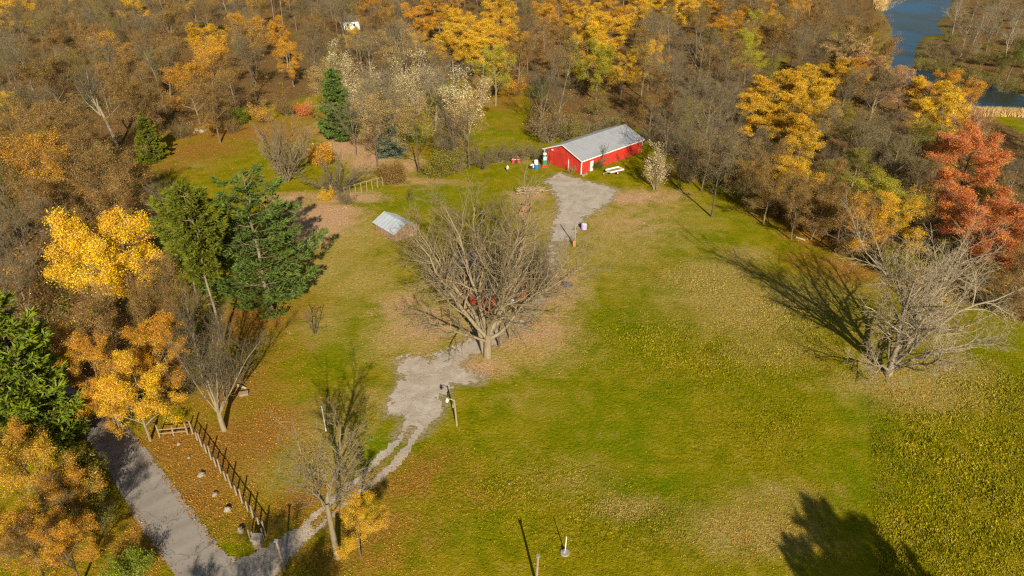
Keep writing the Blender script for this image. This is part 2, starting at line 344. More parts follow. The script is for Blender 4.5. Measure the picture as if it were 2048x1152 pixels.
mC = np.stack([rough, (1 - sstep(-.3, 1.5, polydist(X1, Y1, DRIVE))) * np.where(Y1 < 52, .35, 1), np.zeros(len(X1)), np.ones(len(X1))], 1)

q = NT('ground'); p = q.pos()
A = q.n('ShaderNodeSeparateColor'); q.put(A.inputs[0], q.attr('mA').outputs['Color'])
B = q.n('ShaderNodeSeparateColor'); q.put(B.inputs[0], q.attr('mB').outputs['Color'])
Cc = q.n('ShaderNodeSeparateColor'); q.put(Cc.inputs[0], q.attr('mC').outputs['Color'])
n_big = q.noise(p, .055, 4, .6); n_mid = q.noise(p, .42, 5, .62, .4); n_fine = q.noise(p, 2.6, 4, .65, .6); n_tiny = q.noise(p, 9.0, 3, .7)
n_leaf = q.noise(p, 6.0, 2, .5, .3)
grass = q.mix(q.ramp(n_mid, .32, .62), (.115, .128, .002), (.285, .225, .005))
grass = q.mix(q.ramp(n_big, .35, .7, 0, .65), grass, (.205, .18, .003))
grass = q.mix(q.math('MULTIPLY', B.outputs[0], q.ramp(n_mid, .25, .7, 1.0, .45)), grass, (.12, .172, .002))
grass = q.mix(q.ramp(n_fine, .56, .74, 0, .7), grass, (.062, .072, .002))
grass = q.mix(q.ramp(n_fine, .28, .46, .5, 0), grass, (.37, .30, .02))
grass = q.mix(q.ramp(q.noise(p, .14, 5, .6, .8), .48, .68, 0, .65), grass, (.30, .225, .012))
def cover(c, m, col, soft=.22, nz=n_mid, amt=1.0):
    f = q.math('ADD', m, q.math('MULTIPLY', q.math('SUBTRACT', nz, .5), 1.1))
    f = q.math('ADD', f, q.math('MULTIPLY', q.math('SUBTRACT', n_leaf, .5), .9))
    return q.mix(q.ramp(f, .5 - soft, .5 + soft, 0, amt), c, col)
tan_c = q.mix(q.ramp(n_fine, .3, .7), (.22, .16, .035), (.46, .355, .095))
c = cover(grass, q.math('MULTIPLY', A.outputs[2], 1.2), tan_c, .35, amt=.9)
or_c = q.mix(q.ramp(n_leaf, .3, .68), (.15, .065, .012), (.42, .20, .045)); or_c = q.mix(q.ramp(n_fine, .52, .7, 0, .55), or_c, (.085, .065, .01))
c = cover(c, A.outputs[0], or_c, .3, amt=.85)
pk_c = q.mix(q.ramp(n_leaf, .3, .68), (.32, .18, .09), (.64, .40, .23))
c = cover(c, q.math('MULTIPLY', A.outputs[1], 1.2), pk_c, .3, amt=.92)
ff = q.mix(q.ramp(n_fine, .3, .7), (.07, .042, .018), (.27, .155, .055)); ff = q.mix(q.ramp(n_mid, .5, .72, 0, .5), ff, (.17, .15, .05))
c = cover(c, B.outputs[1], ff, .2)
gv = q.mix(q.ramp(n_fine, .35, .65), (.20, .15, .08), (.40, .33, .23)); c = cover(c, q.math('MULTIPLY', Cc.outputs[1], .8), gv, .35, amt=.85)
bk = q.mix(q.ramp(n_fine, .35, .65), (.10, .09, .025), (.25, .19, .07)); c = cover(c, B.outputs[2], bk, .25)
q.col(c); q.rough(1.0, .0)
hgt = q.math('ADD', q.math('MULTIPLY', n_fine, q.math('ADD', .6, q.math('MULTIPLY', Cc.outputs[0], 1.6))), q.math('MULTIPLY', n_tiny, .35))
q.bump(hgt, 1.0, .26)
M['ground'] = q.m
gme = mesh_np('ground', np.stack([X1, Y1, Z1], 1), quads, [M['ground']], cols={'mA': mA, 'mB': mB, 'mC': mC}, smooth=True)
tag(link(bpy.data.objects.new('ground', gme)), kind='structure')

# water of the river: dark green, with the sky's blue reflection painted into the base colour
q = NT('river_water'); p = q.pos(); n = q.noise(q.scale(p, 1, .35, 1), .35, 4, .6); n2 = q.noise(p, 1.4, 3)
q.col(q.mix(q.ramp(q.noise(p, .03, 3), .4, .62), (.016, .026, .016), (.003, .055, .125))); q.rough(.3, .22); q.bump(q.math('ADD', n, q.math('MULTIPLY', n2, .4)), .08, .15)
M['water'] = q.m
wv = np.array([(95, 140, WATER_Z), (700, 140, WATER_Z), (700, 900, WATER_Z), (95, 900, WATER_Z)])
tag(link(bpy.data.objects.new('river', mesh_np('river', wv, np.array([[0, 1, 2, 3]]), [M['water']]))), kind='structure')

# sheets laid on the ground, ragged at the rim
def sheet(name, poly, step, inside, mat, lift, smooth=True):
    xs = [a for a, b in poly]; ys = [b for a, b in poly]
    ax = np.arange(min(xs) - 1, max(xs) + 1, step); ay = np.arange(min(ys) - 1, max(ys) + 1, step)
    gx, gy = np.meshgrid(ax, ay); n0, n1 = len(ax), len(ay)
    X, Y = gx.ravel(), gy.ravel(); ok = inside(X, Y)
    i = (np.arange(n1 - 1)[:, None] * n0 + np.arange(n0 - 1)[None, :]).ravel()
    Q = np.stack([i, i + 1, i + n0 + 1, i + n0], 1); Q = Q[ok[Q].sum(1) >= 3]
    u, inv = np.unique(Q, return_inverse=True); Q = inv.reshape(Q.shape)
    X, Y = X[u], Y[u]
    me = mesh_np(name, np.stack([X, Y, ground(X, Y) + lift], 1), Q, [mat], smooth=smooth)
    return link(bpy.data.objects.new(name, me))
q = NT('gravel'); p = q.pos(); n = q.noise(p, .5, 5, .65, .5); n2 = q.noise(p, 7, 4, .7); n3 = q.noise(p, 2.2, 4, .6)
c = q.mix(q.ramp(n, .3, .7), (.31, .26, .195), (.50, .44, .36)); c = q.mix(q.ramp(n2, .5, .75, 0, .5), c, (.2, .16, .11)); c = q.mix(q.ramp(n3, .6, .72, 0, .55), c, (.26, .17, .08))
q.col(c); q.rough(.95, .1); q.bump(q.math('ADD', n2, q.math('MULTIPLY', n3, .6)), .7, .08); M['gravel'] = q.m
MEDIAN = [(*P(a, b)[:2],) for a, b in ((630, 1048), (680, 1004), (737, 958), (782, 914), (808, 884), (824, 856))]
def linedist(x, y, pts):
    d = np.full(np.shape(x), 1e9)
    for (x0, y0), (x1, y1) in zip(pts[:-1], pts[1:]):
        ex, ey = x1 - x0, y1 - y0; t = np.clip(((x - x0) * ex + (y - y0) * ey) / (ex * ex + ey * ey), 0, 1)
        d = np.minimum(d, np.hypot(x - x0 - t * ex, y - y0 - t * ey))
    return d
def in_drive(x, y):
    low = np.where(y < 57, .35, 1.0)
    d = polydist(x, y, DRIVE) - np.where(y < 52, .45, .1) + low * (1.3 * (fnoise(x, y, .45, 1) - .5) + 1.0 * (vnoise(x, y, 1.6, 6) - .5) + 1.5 * (vnoise(x, y, 4.4, 16) - .5))
    md = linedist(x, y, MEDIAN) + .5 * (fnoise(x, y, .9, 8) - .5)
    patch = (fnoise(x, y, .9, 12) > .76) & (d > -1.0)
    mid = (y > 70) & (y < 98) & (fnoise(x, y, .8, 31) > .47)
    return (d < -.15) & (md > .36) & ~patch & ~mid
tag(sheet('gravel_driveway', DRIVE, .22, in_drive, M['gravel'], .03), kind='structure')
q = NT('asphalt'); p = q.pos(); n = q.noise(p, .35, 5, .65); n2 = q.noise(p, 9, 4, .7)
ck = q.n('ShaderNodeTexNoise'); q.put(ck.inputs['Vector'], p); ck.inputs['Scale'].default_value = .9; ck.inputs['Detail'].default_value = 4; crk = q.n('ShaderNodeVectorMath', operation='MULTIPLY_ADD'); q.put(crk.inputs[0], ck.outputs['Color']); crk.inputs[1].default_value = (9, 9, 0); q.put(crk.inputs[2], p); crk = crk.outputs[0]
vor = q.n('ShaderNodeTexVoronoi', feature='DISTANCE_TO_EDGE'); q.put(vor.inputs['Vector'], q.mix(.25, p, crk)); vor.inputs['Scale'].default_value = .24
c = q.mix(q.ramp(n, .3, .72), (.20, .175, .145), (.32, .285, .235)); c = q.mix(q.ramp(n2, .45, .75, 0, .45), c, (.18, .155, .125))
c = q.mix(q.ramp(vor.outputs['Distance'], .0, .014, .75, 0), c, (.075, .065, .055))
tr = q.n('ShaderNodeMapping'); q.put(tr.inputs['Vector'], p); tr.inputs['Rotation'].default_value = (0, 0, R(45)); sx = q.n('ShaderNodeSeparateXYZ'); q.put(sx.inputs[0], tr.outputs[0])
wheel = q.math('ABSOLUTE', q.math('SINE', q.math('MULTIPLY', sx.outputs[0], 1.9)))
c = q.mix(q.ramp(wheel, .5, 1.0, 0, .28), c, (.36, .32, .265))
q.col(c); q.rough(.9, .15); q.bump(n2, .4, .02); M['asphalt'] = q.m
ROAD = wpoly([(40, 720), (150, 778), (222, 815), (265, 865), (340, 962), (404, 1048), (461, 1119), (505, 1150), (640, 1330), (520, 1400), (350, 1152), (275, 1044), (243, 990), (205, 925), (150, 850), (80, 790), (-20, 740)])
def in_road(x, y): return polydist(x, y, ROAD) + .22 * (fnoise(x, y, .9, 3) - .5) + .16 * (vnoise(x, y, 3, 6) - .5) < 0
tag(sheet('road', ROAD, .22, in_road, M['asphalt'], .045), kind='structure')

# ------------------------------------------------------------------ trees
def unit(v): return v / (np.linalg.norm(v) + 1e-9)
class Grow:
    def __init__(s, seed, levels, ks=(9, 6, 5, 3, 3)):
        s.r = np.random.RandomState(seed); s.rr = random.Random(seed); s.L = levels; s.seg = []; s.tips = []; s.ks = ks
    def branch(s, p, d, L, rad, lv):
        c = s.L[lv]; n = c['n']; gs = s.rr.gauss; rnd = s.rr.random
        m = math.sqrt(d[0] ** 2 + d[1] ** 2 + d[2] ** 2); dx, dy, dz = d[0] / m, d[1] / m, d[2] / m; x, y, z = p
        wg = c.get('wig', .12); up = c.get('up', .05); st = L / n; r_end = rad * c.get('taper', .35)
        pts = [(x, y, z)]; dirs = [(dx, dy, dz)]
        for i in range(n):
            dx += gs(0, wg); dy += gs(0, wg); dz += gs(0, wg) + up; m = math.sqrt(dx * dx + dy * dy + dz * dz) + 1e-9; dx /= m; dy /= m; dz /= m
            x += dx * st; y += dy * st; z += dz * st; pts.append((x, y, z)); dirs.append((dx, dy, dz))
        rr = [rad + (r_end - rad) * (i / n) for i in range(n + 1)]
        for i in range(n): s.seg.append((*pts[i], *pts[i + 1], rr[i], rr[i + 1], lv))
        s.tips.append((x, y, z, lv))
        if lv + 1 >= len(s.L): return
        k = c['kids']; az = rnd() * 6.283; fr = c['from']; shape = c.get('shape', 'cone'); av = c.get('angv', 9)
        for j in range(k):
            t = min(fr + (1 - fr) * ((j + rnd() * .8) / k), .999); q = t * n; i = int(q); f = q - i
            a0, a1 = pts[i], pts[i + 1]; pp = (a0[0] + (a1[0] - a0[0]) * f, a0[1] + (a1[1] - a0[1]) * f, a0[2] + (a1[2] - a0[2]) * f)
            ex, ey, ez = dirs[i + 1]; az += 2.4 + gs(0, .5); a = R(c['ang'] + gs(0, av))
            if abs(ez) < .9: ux, uy, uz = ey, -ex, 0.0
            else: ux, uy, uz = 0.0, ez, -ey
            m = math.sqrt(ux * ux + uy * uy + uz * uz) + 1e-9; ux /= m; uy /= m; uz /= m
            vx, vy, vz = ey * uz - ez * uy, ez * ux - ex * uz, ex * uy - ey * ux
            ca, sa = math.cos(a), math.sin(a); cz, sz = math.cos(az) * sa, math.sin(az) * sa
            nd = (ex * ca + ux * cz + vx * sz, ey * ca + uy * cz + vy * sz, ez * ca + uz * cz + vz * sz)
            ls = (1 - .42 * t) if shape == 'full' else (1 - .65 * t) if shape == 'cone' else (.45 + .55 * t if shape == 'vase' else .5 + .5 * math.sin(math.pi * min(1, .15 + .8 * t)))
            rj = max((rr[i] + (rr[i + 1] - rr[i]) * f) * c.get('rad', .55), .019)
            s.branch(pp, nd, L * c['len'] * ls * (.75 + .5 * rnd()), min(rj, rad * .8), lv + 1)
def tubes(seg, ks):
    """frusta for segments; one vertex array and one face array per side count"""
    Vs, Fs, off = [], [], 0
    seg = np.array(seg)
    for k in sorted(set(ks)):
        sel = np.isin(seg[:, 8], [i for i, q in enumerate(ks) if q == k]); S = seg[sel]
        if not len(S): continue
        p0, p1 = S[:, :3], S[:, 3:6]; d = p1 - p0; ln = np.linalg.norm(d, axis=1, keepdims=True) + 1e-9; d = d / ln
        ref = np.where(np.abs(d[:, 2:3]) > .92, np.array([[1., 0, 0]]), np.array([[0, 0, 1.]])); u = np.cross(d, ref); u /= np.linalg.norm(u, axis=1, keepdims=True) + 1e-9; v = np.cross(d, u)
        p1 = p1 + d * (S[:, 7:8] * .4)
        a = np.arange(k) * 2 * np.pi / k
        ring = u[:, None, :] * np.cos(a)[None, :, None] + v[:, None, :] * np.sin(a)[None, :, None]
        v0 = p0[:, None, :] + ring * S[:, 6, None, None]; v1 = p1[:, None, :] + ring * S[:, 7, None, None]
        V = np.concatenate([v0, v1], 1).reshape(-1, 3); n = len(S)
        j = np.arange(k); b = (np.arange(n) * 2 * k)[:, None]
        f = np.stack([b + j, b + (j + 1) % k, b + k + (j + 1) % k, b + k + j], 2).reshape(-1, 4)
        Vs.append(V); Fs.append(f + off); off += len(V)
    return np.concatenate(Vs), np.concatenate(Fs)
def leaf_cards(r, C, size, up=.35, asp=.65, jit=.35):
    """one small folded card per centre: 4 corners"""
    n = len(C); nrm = r.randn(n, 3); nrm[:, 2] = np.abs(nrm[:, 2]) + up; nrm /= np.linalg.norm(nrm, axis=1, keepdims=True)
    t = np.cross(nrm, r.randn(n, 3)); t /= np.linalg.norm(t, axis=1, keepdims=True) + 1e-9; b = np.cross(nrm, t)
    s = size * (1 - jit + 2 * jit * r.rand(n, 1)); w_ = s * asp
    V = np.stack([C - t * s * .5, C + b * w_ * .5 + nrm * s * .12, C + t * s * .5, C - b * w_ * .5 + nrm * s * .12], 1).reshape(-1, 3)
    return V, np.arange(4 * n).reshape(-1, 4)
PROTO = {}
def finish(name, g, leaves=None, twig='twig', split=2, lv_cols=None, leafmat='leaf', width=None):
    """g.seg below level `split` is the trunk, the rest and the leaves are the crown"""
    seg = g.seg; tr = [q for q in seg if q[8] < split]; cr = [q for q in seg if q[8] >= split]
    V, Fq = tubes(tr, g.ks); tme = mesh_np(name + '_trunk', V, Fq, [M['bark']], smooth=True)
    Vs, Fs, mi, off = [], [], [], 0; cols = []
    if cr:
        V, Fq = tubes(cr, g.ks); Vs.append(V); Fs.append(Fq); mi.append(np.zeros(len(Fq))); off = len(V); cols.append(np.full((len(V), 4), .5))
    if leaves is not None:
        V, Fq, lc = leaves; Vs.append(V); Fs.append(Fq + off); mi.append(np.ones(len(Fq))); cols.append(lc)
    V = np.concatenate(Vs)
    cme = mesh_np(name + '_crown', V, Fs, [M[twig], M[leafmat]], np.concatenate(mi), {'lv': np.concatenate(cols)})
    zs = V[:, 2]; lo, hi = np.percentile(zs, 4), np.percentile(zs, 99.3)
    PROTO[name] = dict(trunk=tme, crown=cme, h=float(hi), hc=float((lo + hi) / 2), w=float(np.percentile(V[:, 0], 98) - np.percentile(V[:, 0], 2)), crh=float(hi - lo))
def clump_leaves(r, g, n, size, spread, levels=(2, 3), up=.35, asp=.65, along=True, box=None):
    T = np.array([t[:3] for t in g.tips if t[3] in levels]); 
    if along:
        S = np.array([q for q in g.seg if q[8] in levels]); mid = (S[:, :3] + S[:, 3:6]) / 2; T = np.concatenate([T, mid])
    if box is not None: T = T[box(T)]
    cid = r.randint(0, len(T), n); C = T[cid] + r.randn(n, 3) * spread * np.array([1, 1, .75])
    V, Fq = leaf_cards(r, C, size, up, asp); V = V.reshape(-1, 4, 3)[:, :3].reshape(-1, 3); Fq = np.arange(len(V)).reshape(-1, 3)
    cr_ = r.rand(len(T), 3); l = .5 + (cr_[cid] - .5) * .9 + (r.rand(n, 3) - .5) * .6; l = np.clip(l, 0, 1)
    lc = np.concatenate([l, np.ones((n, 1))], 1); return V, Fq, np.repeat(lc, 3, 0)

def bare(name, seed, H, trunk_r, first, limbs, ang, up1, lens=(.55, .5, .45), kids=(10, 8, 6), shape='round', twig='twig', leaves=0, lsize=.26, wig=.1, lspread=.36, fine=True, up2=.05, straight=.05, split=2, leafup=.35):
    g = Grow(seed, [
        dict(n=8, wig=straight, up=.03, kids=limbs, **{'from': first}, ang=ang, angv=10, len=lens[0], rad=.62, shape=shape, taper=.22),
        dict(n=6, wig=wig, up=up1, kids=kids[0], **{'from': .2}, ang=38, angv=12, len=lens[1], rad=.55, shape='full', taper=.18),
        dict(n=4, wig=wig * 1.3, up=up2, kids=kids[1], **{'from': .15}, ang=40, angv=14, len=lens[2], rad=.55, shape='full', taper=.25),
        dict(n=3, wig=wig * 1.5, up=.03, kids=kids[2], **{'from': .15}, ang=38, angv=14, len=.5, rad=.55, shape='cone', taper=.4)] +
        ([dict(n=2, wig=.2, up=.03, kids=0, **{'from': 0}, ang=30, len=.5, taper=.5)] if fine else []))
    g.branch((0, 0, -.3), (0, 0, 1), H * .9, trunk_r, 0)
    lv = clump_leaves(np.random.RandomState(seed + 99), g, leaves, lsize, lspread, (2, 3)) if leaves else None
    finish(name, g, lv, twig, split); return g
bare('bareA', 1, 16, .22, .3, 10, 46, .09, lens=(.62, .5, .45))
bare('bareB', 2, 15, .2, .22, 11, 50, .08, lens=(.68, .5, .45))
bare('bareC', 3, 18, .2, .36, 10, 38, .11, lens=(.48, .5, .45), leaves=1800, lsize=.22)
bare('slimA', 4, 19, .17, .55, 8, 32, .12, lens=(.42, .5, .45), kids=(9, 8, 5), leaves=2400, lsize=.22)
bare('slimB', 5, 20, .16, .5, 9, 28, .14, lens=(.40, .5, .45), kids=(8, 8, 5), leaves=3000, lsize=.22, straight=.07)
bare('spareA', 6, 15, .22, .28, 10, 48, .07, lens=(.55, .5, .45), kids=(8, 7, 4), leaves=17000, lsize=.19)
bare('spareB', 7, 16, .22, .35, 9, 42, .08, lens=(.5, .5, .45), kids=(8, 7, 4), leaves=11000, lsize=.19)
bare('spareC', 8, 14, .2, .22, 11, 52, .06, lens=(.55, .5, .45), kids=(8, 6, 4), leaves=25000, lsize=.185)
bare('pale', 9, 18, .2, .35, 8, 34, .12, lens=(.42, .5, .45), twig='twig_pale', kids=(10, 8, 5))
bare('palevase', 10, 13, .2, .12, 9, 30, .10, lens=(.7, .45, .45), twig='twig_pale', kids=(11, 8, 6))
def leafy(name, seed, H, limbs, ang, lens, n, size, spread, first=.28, shape='round', up1=.07, kids=(7, 6), tr=.24, up=.4):
    g = Grow(seed, [
        dict(n=8, wig=.05, up=.03, kids=limbs, **{'from': first}, ang=ang, angv=11, len=lens, rad=.6, shape=shape, taper=.2),
        dict(n=5, wig=.12, up=up1, kids=kids[0], **{'from': .25}, ang=42, angv=12, len=.5, rad=.5, shape='cone', taper=.25),
        dict(n=3, wig=.15, up=.04, kids=kids[1], **{'from': .2}, ang=42, angv=14, len=.5, rad=.5, shape='cone', taper=.4),
        dict(n=2, wig=.15, up=.04, kids=0, **{'from': 0}, ang=40, len=.5, taper=.5)], ks=(9, 6, 4, 3))
    g.branch((0, 0, -.3), (0, 0, 1), H * .88, tr, 0)
    finish(name, g, clump_leaves(np.random.RandomState(seed + 7), g, n, size, spread, (2, 3), up=up), split=2)
leafy('oakA', 21, 15, 12, 55, .48, 44000, .2, .29)
leafy('oakB', 22, 14, 13, 60, .52, 44000, .2, .29, first=.22)
leafy('oakC', 23, 16, 11, 48, .42, 40000, .2, .29, first=.3)
leafy('maple', 24, 13, 14, 62, .55, 70000, .18, .33, first=.3, kids=(8, 6))
leafy('oval', 25, 17, 13, 45, .30, 33000, .2, .28, first=.25)
leafy('redmaple', 26, 15, 15, 58, .52, 62000, .185, .30, first=.12, kids=(8, 6))
leafy('thin', 27, 14, 11, 50, .48, 30000, .165, .32, first=.25)
# many-stemmed growth from the ground
def stems(name, seed, n, H, spread, twig='twig', leaves=0, lsize=.22, rad=.05, kids=(9, 6, 3), ang=26, lspread=.35, curve=.02, low=.2):
    g = Grow(seed, [
        dict(n=6, wig=.08, up=curve, kids=kids[0], **{'from': low}, ang=ang, angv=8, len=.42, rad=.5, shape='cone', taper=.2),
        dict(n=4, wig=.1, up=.06, kids=kids[1], **{'from': .15}, ang=28, angv=9, len=.45, rad=.55, shape='cone', taper=.3),
        dict(n=3, wig=.12, up=.05, kids=kids[2], **{'from': .15}, ang=28, angv=9, len=.5, rad=.6, shape='cone', taper=.4),
        dict(n=2, wig=.12, up=.05, kids=0, **{'from': 0}, ang=26, len=.5, taper=.5)], ks=(6, 4, 3, 3))
    r = g.r
    for i in range(n):
        a = 2 * math.pi * (i + r.rand() * .7) / n; t = math.tan(R(spread)) * math.sqrt(r.rand()); q = .25 * r.rand() * H * .1
        g.branch((q * math.cos(a), q * math.sin(a), -.15), (t * math.cos(a), t * math.sin(a), 1), H * (.7 + .4 * r.rand()), rad, 0)
    lv = clump_leaves(np.random.RandomState(seed + 5), g, leaves, lsize, lspread, (1, 2, 3)) if leaves else None
    finish(name, g, lv, twig, 1)
stems('fanA', 31, 13, 8, 36, rad=.08, kids=(13, 8, 4), low=.12, twig='twig_tan')
stems('fanB', 32, 13, 6, 55, rad=.06, kids=(13, 8, 4), curve=-.03, low=.12)
stems('brush', 33, 14, 5, 48, rad=.04, kids=(9, 6, 3), leaves=5000, lsize=.17)
stems('bush', 34, 12, 3.2, 44, rad=.03, kids=(8, 5, 2), leaves=12000, lsize=.15, lspread=.28)
stems('paleleaf', 35, 8, 6.5, 30, rad=.06, kids=(9, 6, 3), leaves=4000, lsize=.2, twig='twig_pale', lspread=.25)
stems('tallcream', 36, 6, 12, 18, rad=.10, kids=(9, 7, 4), leaves=6000, lsize=.24, twig='twig_pale', lspread=.4)
stems('sapling', 37, 3, 3.2, 14, rad=.035, kids=(8, 4, 2), ang=45)
def conifer(name, seed, H, W, first, layers, per, tufts, prof, droop=.0, upcurve=.25, tl=.42, tw=.085, trunk_r=.28, deadlow=0, flat=.16, gap=1.0):
    r = np.random.RandomState(seed); g = Grow(seed, []); seg = g.seg
    n = 12; pts = [np.array((.02 * H * (vnoise(i * .4, seed, 1, 2) - .5) * 2, .02 * H * (vnoise(i * .4, seed, 1, 5) - .5) * 2, -.3 + (H + .3) * i / n)) for i in range(n + 1)]
    for i in range(n): seg.append((*pts[i], *pts[i + 1], trunk_r * (1 - .93 * i / n), trunk_r * (1 - .93 * (i + 1) / n), 0))
    V4, LC = [], []
    for li in range(layers):
        t = li / (layers - 1); z = H * (first + (1 - first) * t * .985); k0 = max(3, int(round(per * (1 - .45 * t)))); az0 = r.rand() * 6.28
        for j in range(k0):
            if r.rand() > gap: continue
            L = W * .5 * prof(t) * (.65 + .55 * r.rand()); a = az0 + 6.283 * j / k0 + r.randn() * .22; zz = z + r.randn() * H * .012
            q = z / H * n; i = min(int(q), n - 1); base = pts[i] + (pts[i + 1] - pts[i]) * (q - i); base = np.array((base[0], base[1], zz))
            m = 5; prev = base; dirz = -droop + (.55 * t)
            bp = [base]
            for s_ in range(1, m + 1):
                f = s_ / m; bp.append(base + np.array((math.cos(a) * L * f, math.sin(a) * L * f, L * (dirz * f + upcurve * f * f))))
            for s_ in range(m): seg.append((*bp[s_], *bp[s_ + 1], .05 * (1 - s_ / m) + .012, .05 * (1 - (s_ + 1) / m) + .012, 1))
            nt_ = max(6, int(tufts * L / (W * .5) + 3)); f = .08 + .92 * np.sqrt(r.rand(nt_)); ctr = np.array([np.interp(f, np.linspace(0, 1, m + 1), [b[c] for b in bp]) for c in range(3)]).T
            wd = L * .32 * np.sin(np.pi * np.clip(f * .82 + .1, 0, 1)); side = (r.rand(nt_) * 2 - 1) * wd
            ctr = ctr + np.stack([-math.sin(a) * side, math.cos(a) * side, r.randn(nt_) * flat * .5 - np.abs(side) * .12], 1)
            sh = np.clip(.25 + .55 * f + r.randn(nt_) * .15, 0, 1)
            for b_ in range(6):
                od = np.array((math.cos(a), math.sin(a), .35)) + r.randn(nt_, 3) * np.array((.75, .75, .45)); od /= np.linalg.norm(od, axis=1, keepdims=True)
                sd_ = np.cross(od, r.randn(nt_, 3)); sd_ /= np.linalg.norm(sd_, axis=1, keepdims=True) + 1e-9
                ln = tl * (.6 + .8 * r.rand(nt_, 1)); w2 = tw * (.7 + .6 * r.rand(nt_, 1))
                V4.append(np.stack([ctr, ctr + od * ln * .5 + sd_ * w2, ctr + od * ln, ctr + od * ln * .5 - sd_ * w2], 1).reshape(-1, 3))
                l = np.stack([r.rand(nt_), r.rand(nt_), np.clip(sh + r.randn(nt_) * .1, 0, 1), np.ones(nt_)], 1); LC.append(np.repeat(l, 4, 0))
    for i in range(deadlow):
        z = H * first * (.35 + .65 * r.rand()); a = r.rand() * 6.28; L = W * .5 * (.15 + .25 * r.rand())
        seg.append((0, 0, z, math.cos(a) * L, math.sin(a) * L, z - .1 * L, .035, .01, 0))
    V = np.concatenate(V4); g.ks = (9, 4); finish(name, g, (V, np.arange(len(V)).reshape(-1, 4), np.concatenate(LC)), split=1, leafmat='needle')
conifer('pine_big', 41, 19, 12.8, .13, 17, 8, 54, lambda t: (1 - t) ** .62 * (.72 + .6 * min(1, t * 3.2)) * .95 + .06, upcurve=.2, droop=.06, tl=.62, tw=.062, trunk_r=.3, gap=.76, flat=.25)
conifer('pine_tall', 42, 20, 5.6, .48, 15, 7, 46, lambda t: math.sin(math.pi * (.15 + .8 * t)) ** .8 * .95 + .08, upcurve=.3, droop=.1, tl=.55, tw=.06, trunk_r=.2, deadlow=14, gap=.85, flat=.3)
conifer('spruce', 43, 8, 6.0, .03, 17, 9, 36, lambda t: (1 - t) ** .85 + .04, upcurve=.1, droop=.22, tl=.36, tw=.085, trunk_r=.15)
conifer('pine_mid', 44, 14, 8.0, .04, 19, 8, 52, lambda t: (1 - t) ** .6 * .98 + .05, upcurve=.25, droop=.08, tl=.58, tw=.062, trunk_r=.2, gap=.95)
#SPLIT
# trees with a shape of their own
def hero(name, seed, trunk, limbs, kids=(11, 9, 6), twig='twig', wig=.10, lens=(.45, .45, .5), up=(.05, .05), leaves=0, lsize=.28, droop=0.0, leafbox=None, ang=36):
    g = Grow(seed, [
        dict(n=6, wig=.018, up=.02, kids=0, **{'from': .5}, ang=30, len=.5, taper=.72),
        dict(n=9, wig=wig, up=up[0], kids=kids[0], **{'from': .18}, ang=ang, angv=12, len=lens[0], rad=.6, shape='full', taper=.16),
        dict(n=5, wig=wig * 1.3, up=up[1], kids=kids[1], **{'from': .12}, ang=38, angv=13, len=lens[1], rad=.6, shape='full', taper=.25),
        dict(n=3, wig=.15, up=.03 - droop, kids=kids[2], **{'from': .12}, ang=38, angv=14, len=lens[2], rad=.55, shape='cone', taper=.4),
        dict(n=2, wig=.2, up=.02 - droop, kids=0, **{'from': 0}, ang=30, len=.5, taper=.5)], ks=(11, 7, 5, 3, 3))
    for p, d, L, r in trunk: g.branch(p, d, L, r, 0)
    for p, d, L, r in limbs: g.branch(p, d, L, r, 1)
    lv = clump_leaves(np.random.RandomState(seed + 99), g, leaves, lsize, .3, (2, 3), box=leafbox) if leaves else None
    finish(name, g, lv, twig, 2)
hero('hero_vase', 51, [((0, 0, -.3), (.0, 0, 1), 3.6, .55), ((-.35, .5, -.2), (-.16, .05, 1), 5.5, .34)],
     [((0, 0, 2.9), (-.75, .1, .8), 15.5, 0.281), ((-.05, .1, 3.0), (-.35, .5, 1), 16, 0.309), ((0, 0, 3.1), (.08, .1, 1.0), 17, 0.299), ((.05, 0, 3.0), (.62, .1, 1.0), 19, 0.319), ((.05, 0, 2.6), (.95, -.1, .75), 15, 0.243),
      ((-.9, .7, 4.4), (-.9, .4, .55), 12, 0.205), ((-1.1, .8, 5.0), (-.45, .6, 1), 14, 0.225), ((.1, .2, 3.0), (.5, .75, .95), 16, 0.243), ((-.1, 0, 2.4), (-.9, -.2, .45), 10, 0.187), ((.1, 0, 3.1), (.35, -.35, 1), 14, 0.225), ((0, .1, 3.2), (-.12, .3, 1.0), 16.5, 0.263)], kids=(16, 9, 5), lens=(.44, .5, .55), twig='twig_tan', wig=.13)
hero('hero_spread', 52, [((0, 0, -.3), (.12, 0, 1), 1.6, .48)],
     [((.1, 0, .9), (.62, .1, .95), 15, 0.274), ((.1, 0, 1.0), (.25, .15, 1), 17, 0.292), ((.0, 0, 1.1), (-.05, .15, 1), 15.5, 0.274), ((.1, 0, .8), (.85, -.05, .7), 11, 0.219), ((0, 0, 1), (-.2, .1, 1), 15, .2), ((.05, .1, 1), (.12, .3, 1), 16, .22), ((0, 0, .8), (.55, .6, .85), 14, 0.237), ((0, 0, .8), (-.38, .2, 1), 13, 0.183),
      ((0, 0, .7), (.7, -.5, .5), 10, 0.165), ((0, 0, .6), (-.55, -.3, .5), 8, 0.136), ((.1, 0, .9), (.2, -.3, 1), 12, 0.183), ((.1, .1, 1), (.5, .1, 1), 16, 0.237)], kids=(11, 8, 6), twig='twig_pale', droop=.06, lens=(.46, .5, .6), wig=.15)
